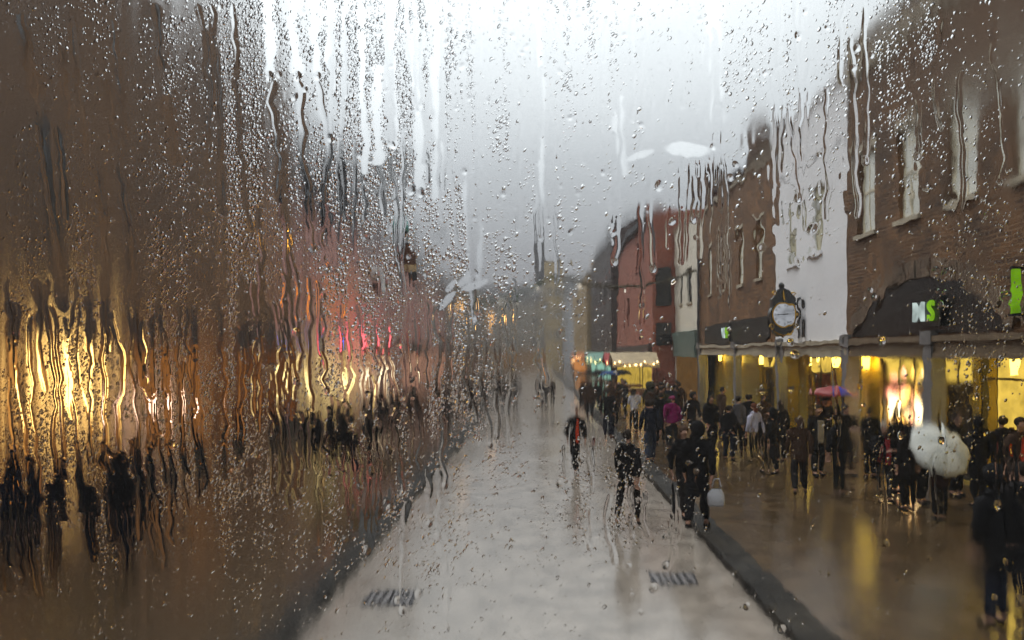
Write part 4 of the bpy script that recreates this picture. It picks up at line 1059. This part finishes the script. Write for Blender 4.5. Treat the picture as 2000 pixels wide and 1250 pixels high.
# wavering lines over the glowing shop and down to the near group
for i in range(17): runnel(4+i*24+rng.normal(0, 6), rng.uniform(520, 620), rng.uniform(300, 520), rng.uniform(2.2, 4), rng.uniform(.4, .6), .05, 3.6, rng.random() < .4, .7)
for u in (8, 62, 118, 165, 193, 255, 365, 470, 485, 517): runnel(u, rng.uniform(525, 620), rng.uniform(110, 240), rng.uniform(4, 7), .12, .06, 2.5, False, .7)
for i in range(26): runnel(rng.uniform(0, 290), rng.uniform(850, 980), rng.uniform(90, 220), rng.uniform(4, 9), rng.uniform(.1, .3), .05, 3.5, False, .9)
many(26, 280, 620, 480, 760, 120, 420, 2.5, 5, .4, .7, .04, 4)
many(30, 640, 1060, 540, 680, 80, 220, 2.5, 4.5, .3, .6, .03, 4)
many(14, 600, 860, 700, 850, 80, 200, 2.5, 5, .3, .6, .03, 4)
many(26, 560, 760, 780, 900, 60, 180, 5, 9, .12, .3, .04, 3)
many(8, 600, 860, 900, 1060, 60, 180, 4, 7, .1, .3, .0, 3)
many(70, 640, 1420, -90, 300, 90, 420, 2.5, 5, .25, .5, .01, 2)
many(16, 1500, 2000, -90, 200, 120, 420, 3, 6, .2, .4, .02, 3)
many(12, 1100, 1400, 850, 1020, 50, 140, 3, 5, .2, .4, .03, 3)
many(10, 1450, 2000, 700, 900, 60, 200, 3, 5, .06, .16, .02, 2)
many(6, 1850, 2000, 850, 1100, 120, 300, 4, 8, .06, .16, .01, 2)
# patches wiped clear by sliding water
def dab(u, v, ru, rv, ang, tl, keep=.05):
    a = R(ang); X, Y = U-u, V-v; p_ = X*math.cos(a)+Y*math.sin(a); q_ = -X*math.sin(a)+Y*math.cos(a)
    m = ss(1.25-np.sqrt((p_/ru)**2+(q_/rv)**2)+.18*vn(12, 12), 0, .3)
    for f_ in (drop, fog, smear): f_ *= 1-(1-keep)*m
    tilt[:] = tilt*(1-m)+tl*m
for a_ in ((869, 588, 24, 7, -48, -.4), (880, 556, 14, 5, -50, -.35), (903, 549, 14, 6, -45, -.35), (925, 556, 26, 6, -20, -.4), (1343, 288, 40, 13, 6, -.45), (1250, 300, 26, 6, -20, -.35),
           (738, 548, 14, 30, -18, 0), (792, 515, 18, 46, -10, 0), (775, 440, 22, 16, 0, 0), (1055, 470, 16, 70, 0, 0), (1255, 520, 60, 90, 0, 0)): dab(*a_)
# separate larger drops
for _ in range(420):
    u, v = rng.uniform(250, 2000), rng.uniform(0, 1250)
    p_ = drop[min(nv-1, int((v-V0)/ST)), min(nu-1, int((u-U0)/ST))]
    if rng.random() > (.05 if 860 < u < 1180 and v > 780 else .25)+p_: continue
    r = rng.uniform(2.6, 5.5)*(1.4 if rng.random() < .12 else 1); ra = r*rng.uniform(1.1, 1.7)
    i0, i1 = max(0, int((v-ra*2-V0)/ST)), min(nv, int((v+ra*2-V0)/ST)+2); c0, c1 = max(0, int((u-ra*2-U0)/ST)), min(nu, int((u+ra*2-U0)/ST)+2)
    s_ = (slice(i0, i1), slice(c0, c1)); X, Y = U[s_]-u, V[s_]-v; th = rng.normal(.45, .25)
    a_ = X*math.cos(th)+Y*math.sin(th); b_ = -X*math.sin(th)+Y*math.cos(th)
    dd = (a_/r)**2+(b_/ra)**2
    h[s_] = np.maximum(h[s_], r*rng.uniform(.2, .45)*np.clip(1-dd, 0, 1)); drop[s_] *= np.where(dd < 1.3, .1, 1); fog[s_] *= np.where(dd < 1, .3, 1)

def pane_mesh():
    me = bpy.data.meshes.new('pane')
    co = np.empty((nv*nu+4, 3), np.float32)
    X = (U-VX)*K; Z = (VY-V)*K
    co[:-4, 0] = X.ravel(); co[:-4, 1] = (.005+h*K).ravel(); co[:-4, 2] = Z.ravel()
    co[-4:] = [(X[0, 0], 0, Z[-1, 0]), (X[0, -1], 0, Z[-1, 0]), (X[0, -1], 0, Z[0, 0]), (X[0, 0], 0, Z[0, 0])]
    idx = np.arange(nv*nu).reshape(nv, nu)
    q = np.stack([idx[:-1, :-1], idx[:-1, 1:], idx[1:, 1:], idx[1:, :-1]], -1).reshape(-1, 4)   # facing +y
    nq = len(q); N = nv*nu
    q = np.vstack([q, [[N, N+1, N+2, N+3]]]).astype(np.int32)
    me.vertices.add(len(co)); me.vertices.foreach_set('co', co.ravel())
    me.loops.add(q.size); me.loops.foreach_set('vertex_index', q.ravel())
    me.polygons.add(len(q)); me.polygons.foreach_set('loop_start', np.arange(len(q), dtype=np.int32)*4)
    me.update(calc_edges=True)
    mi = np.zeros(len(q), np.int32); mi[-1] = 1; me.polygons.foreach_set('material_index', mi)
    me.polygons.foreach_set('use_smooth', np.ones(len(q), bool))
    for nm, a in (('fog', fog), ('drop', drop), ('smear', smear), ('tilt', -.5*tilt)):
        at_ = me.attributes.new(nm, 'FLOAT', 'POINT'); d_ = np.zeros(len(co), np.float32); d_[:-4] = a.ravel(); at_.data.foreach_set('value', d_)
    me.update()
    return me

mo = bpy.data.materials.new('wet_glass_outside'); n, l = nodes_of(mo); n.remove(n['Principled BSDF'])
def nd(t, **kw):
    x = n.new(t)
    for k_, v_ in kw.items(): setattr(x, k_, v_)
    return x
def mth(op, a, b=None):
    x = nd('ShaderNodeMath', operation=op)
    for i, q in enumerate((a, b)):
        if q is None: continue
        if isinstance(q, (int, float)): x.inputs[i].default_value = q
        else: l.new(q, x.inputs[i])
    return x.outputs[0]
def attr(nm): return nd('ShaderNodeAttribute', attribute_name=nm).outputs['Fac']
tcn = nd('ShaderNodeTexCoord'); sp_ = nd('ShaderNodeSeparateXYZ'); l.new(tcn.outputs['Object'], sp_.inputs[0])
def droplets(cell, rmin, rvar, hgt, thr):
    a = R(32); ca, sa = math.cos(a), math.sin(a)
    uu = mth('ADD', mth('MULTIPLY', sp_.outputs['X'], ca), mth('MULTIPLY', sp_.outputs['Z'], -sa))
    vv = mth('ADD', mth('MULTIPLY', sp_.outputs['X'], sa), mth('MULTIPLY', sp_.outputs['Z'], ca))
    cb = nd('ShaderNodeCombineXYZ'); l.new(mth('MULTIPLY', uu, 1.25), cb.inputs[0]); l.new(mth('MULTIPLY', vv, .8), cb.inputs[1])
    vo = nd('ShaderNodeTexVoronoi', voronoi_dimensions='2D', feature='F1'); vo.inputs['Scale'].default_value = 1/cell; vo.inputs['Randomness'].default_value = .9
    dn = nd('ShaderNodeTexNoise'); dn.inputs['Scale'].default_value = .7/cell; dn.inputs['Detail'].default_value = 1; l.new(tcn.outputs['Object'], dn.inputs['Vector'])
    ds = nd('ShaderNodeVectorMath', operation='SCALE'); ds.inputs['Scale'].default_value = .75*cell; l.new(dn.outputs['Color'], ds.inputs[0])
    da = nd('ShaderNodeVectorMath', operation='ADD'); l.new(cb.outputs[0], da.inputs[0]); l.new(ds.outputs[0], da.inputs[1])
    l.new(da.outputs[0], vo.inputs['Vector'])
    sc_ = nd('ShaderNodeSeparateColor'); l.new(vo.outputs['Color'], sc_.inputs[0])
    rr = mth('ADD', mth('MULTIPLY', sc_.outputs[0], rvar), rmin)
    q = mth('DIVIDE', vo.outputs['Distance'], rr)
    dome = mth('MAXIMUM', mth('SUBTRACT', 1.0, mth('MULTIPLY', q, q)), 0.0)
    on = mth('GREATER_THAN', mth('ADD', attr('drop'), mth('MULTIPLY', sc_.outputs[1], -thr)), 0.0)
    return mth('MULTIPLY', mth('MULTIPLY', mth('MULTIPLY', dome, rr), hgt*cell), on)
hh = mth('ADD', droplets(8.5*K, .22, .30, .50, 1.0), droplets(5.0*K, .2, .3, .40, .8))
bp = nd('ShaderNodeBump'); bp.inputs['Strength'].default_value = 1; bp.inputs['Distance'].default_value = 1
l.new(hh, bp.inputs['Height'])
# grain of the condensation: minute tilts, mostly up and down where water has run
sc1 = nd('ShaderNodeVectorMath', operation='SCALE'); sc1.inputs['Scale'].default_value = 3e5; l.new(tcn.outputs['Object'], sc1.inputs[0])
wn = nd('ShaderNodeTexWhiteNoise', noise_dimensions='3D'); l.new(sc1.outputs[0], wn.inputs['Vector'])
sc2 = nd('ShaderNodeSeparateColor'); l.new(wn.outputs['Color'], sc2.inputs[0])
tz = mth('SUBTRACT', mth('ADD', sc2.outputs[0], sc2.outputs[1]), 1.0)
tx = mth('SUBTRACT', sc2.outputs[2], .5)
cmb = nd('ShaderNodeCombineXYZ')
adn = nd('ShaderNodeMath', operation='ADD'); l.new(attr('tilt'), adn.inputs[1]); tilt_in = (adn.inputs[0], adn.outputs[0])
l.new(mth('MULTIPLY', mth('MULTIPLY', tx, attr('smear')), .09), cmb.inputs[0]); l.new(mth('MULTIPLY', mth('MULTIPLY', tz, attr('smear')), .42), tilt_in[0])
l.new(tilt_in[1], cmb.inputs[2])
ad = nd('ShaderNodeVectorMath', operation='ADD'); l.new(bp.outputs['Normal'], ad.inputs[0]); l.new(cmb.outputs[0], ad.inputs[1])
nm_ = nd('ShaderNodeVectorMath', operation='NORMALIZE'); l.new(ad.outputs[0], nm_.inputs[0])
rf = nd('ShaderNodeBsdfRefraction'); rf.inputs['IOR'].default_value = 1.33; rf.inputs['Color'].default_value = (.97, .98, .98, 1)
clear = mth('SUBTRACT', 1.0, mth('MULTIPLY', mth('MINIMUM', mth('MULTIPLY', hh, 2e5), 1.0), .85))
l.new(mth('MULTIPLY', attr('fog'), clear), rf.inputs['Roughness']); l.new(nm_.outputs[0], rf.inputs['Normal'])
tl = nd('ShaderNodeBsdfTranslucent'); tl.inputs['Color'].default_value = (.8, .78, .76, 1)
mxs = nd('ShaderNodeMixShader'); l.new(mth('MULTIPLY', attr('fog'), .04), mxs.inputs[0]); l.new(rf.outputs[0], mxs.inputs[1]); l.new(tl.outputs[0], mxs.inputs[2])
l.new(mxs.outputs[0], n['Material Output'].inputs[0])
mi_ = bpy.data.materials.new('glass_inside'); n2_, l2_ = nodes_of(mi_); n2_.remove(n2_['Principled BSDF'])
rf2 = n2_.new('ShaderNodeBsdfRefraction'); rf2.inputs['IOR'].default_value = 1.33; rf2.inputs['Roughness'].default_value = 0; l2_.new(rf2.outputs[0], n2_['Material Output'].inputs[0])

win = thing('rain_streaked_window', 'fogged window glass covered with raindrops and running water in front of the whole street', 'window', (0, GY, CAMZ))
pm_ = pane_mesh(); pm_.materials.append(mo); pm_.materials.append(mi_)
xa, xb, za, zb = (U0-VX)*K, (U1-VX)*K, (VY-V1)*K, (VY-V0)*K
for i in (-1, 0, 1):
    for j in (-1, 0, 1):
        o = bpy.data.objects.new('pane', pm_); col.objects.link(o); o.parent = win
        o.scale = (1 if i == 0 else -1, 1, 1 if j == 0 else -1)
        o.location = (0 if i == 0 else 2*(xb if i > 0 else xa), 0, 0 if j == 0 else 2*(zb if j > 0 else za))
WX0, WX1, WZ0, WZ1 = xa-(xb-xa), xb+(xb-xa), CAMZ+za-(zb-za), CAMZ+zb+(zb-za)
f = MB()
for a, b_ in ((WX0-.06, WX0), (WX1, WX1+.06)): f.box(a, b_, GY-.03, GY+.04, WZ0-.06, WZ1+.06)
for a, b_ in ((WZ0-.06, WZ0), (WZ1, WZ1+.06)): f.box(WX0, WX1, GY-.03, GY+.04, a, b_)
f.build('window_frame', mat('frame_grey', (.1, .1, .1), .5), win)
ww = MB().box(WX0-.06, WX1+.06, GY-.05, GY+.06, 0.0, WZ0-.062).build('wall', mat('plain_wall', (.2, .19, .18), .7)); ww['kind'] = 'structure'

# ------------------------------------------------------------------ damp air
mh = bpy.data.materials.new('haze_air'); n, l = nodes_of(mh); n.remove(n['Principled BSDF'])
pv = n.new('ShaderNodeVolumePrincipled'); pv.inputs['Color'].default_value = (.92, .93, .95, 1); pv.inputs['Density'].default_value = 0.0010; pv.inputs['Anisotropy'].default_value = 0.3
l.new(pv.outputs[0], n['Material Output'].inputs['Volume'])
hz = MB().box(-120, 120, -8, 230, -2, 45).build('haze', mh); hz['kind'] = 'stuff'


# ------------------------------------------------------------------ render settings
scene.view_settings.view_transform = 'Standard'; scene.view_settings.look = 'None'; scene.view_settings.exposure = 0; scene.view_settings.gamma = 1
c = scene.cycles
c.use_denoising = True
try: c.denoiser = 'OPENIMAGEDENOISE'; c.denoising_input_passes = 'RGB'
except Exception: pass
c.sample_clamp_indirect = 3.0; c.sample_clamp_direct = 0
c.max_bounces = 10; c.diffuse_bounces = 3; c.glossy_bounces = 3; c.transmission_bounces = 8; c.transparent_max_bounces = 8; c.volume_bounces = 1
c.caustics_reflective = False; c.caustics_refractive = True
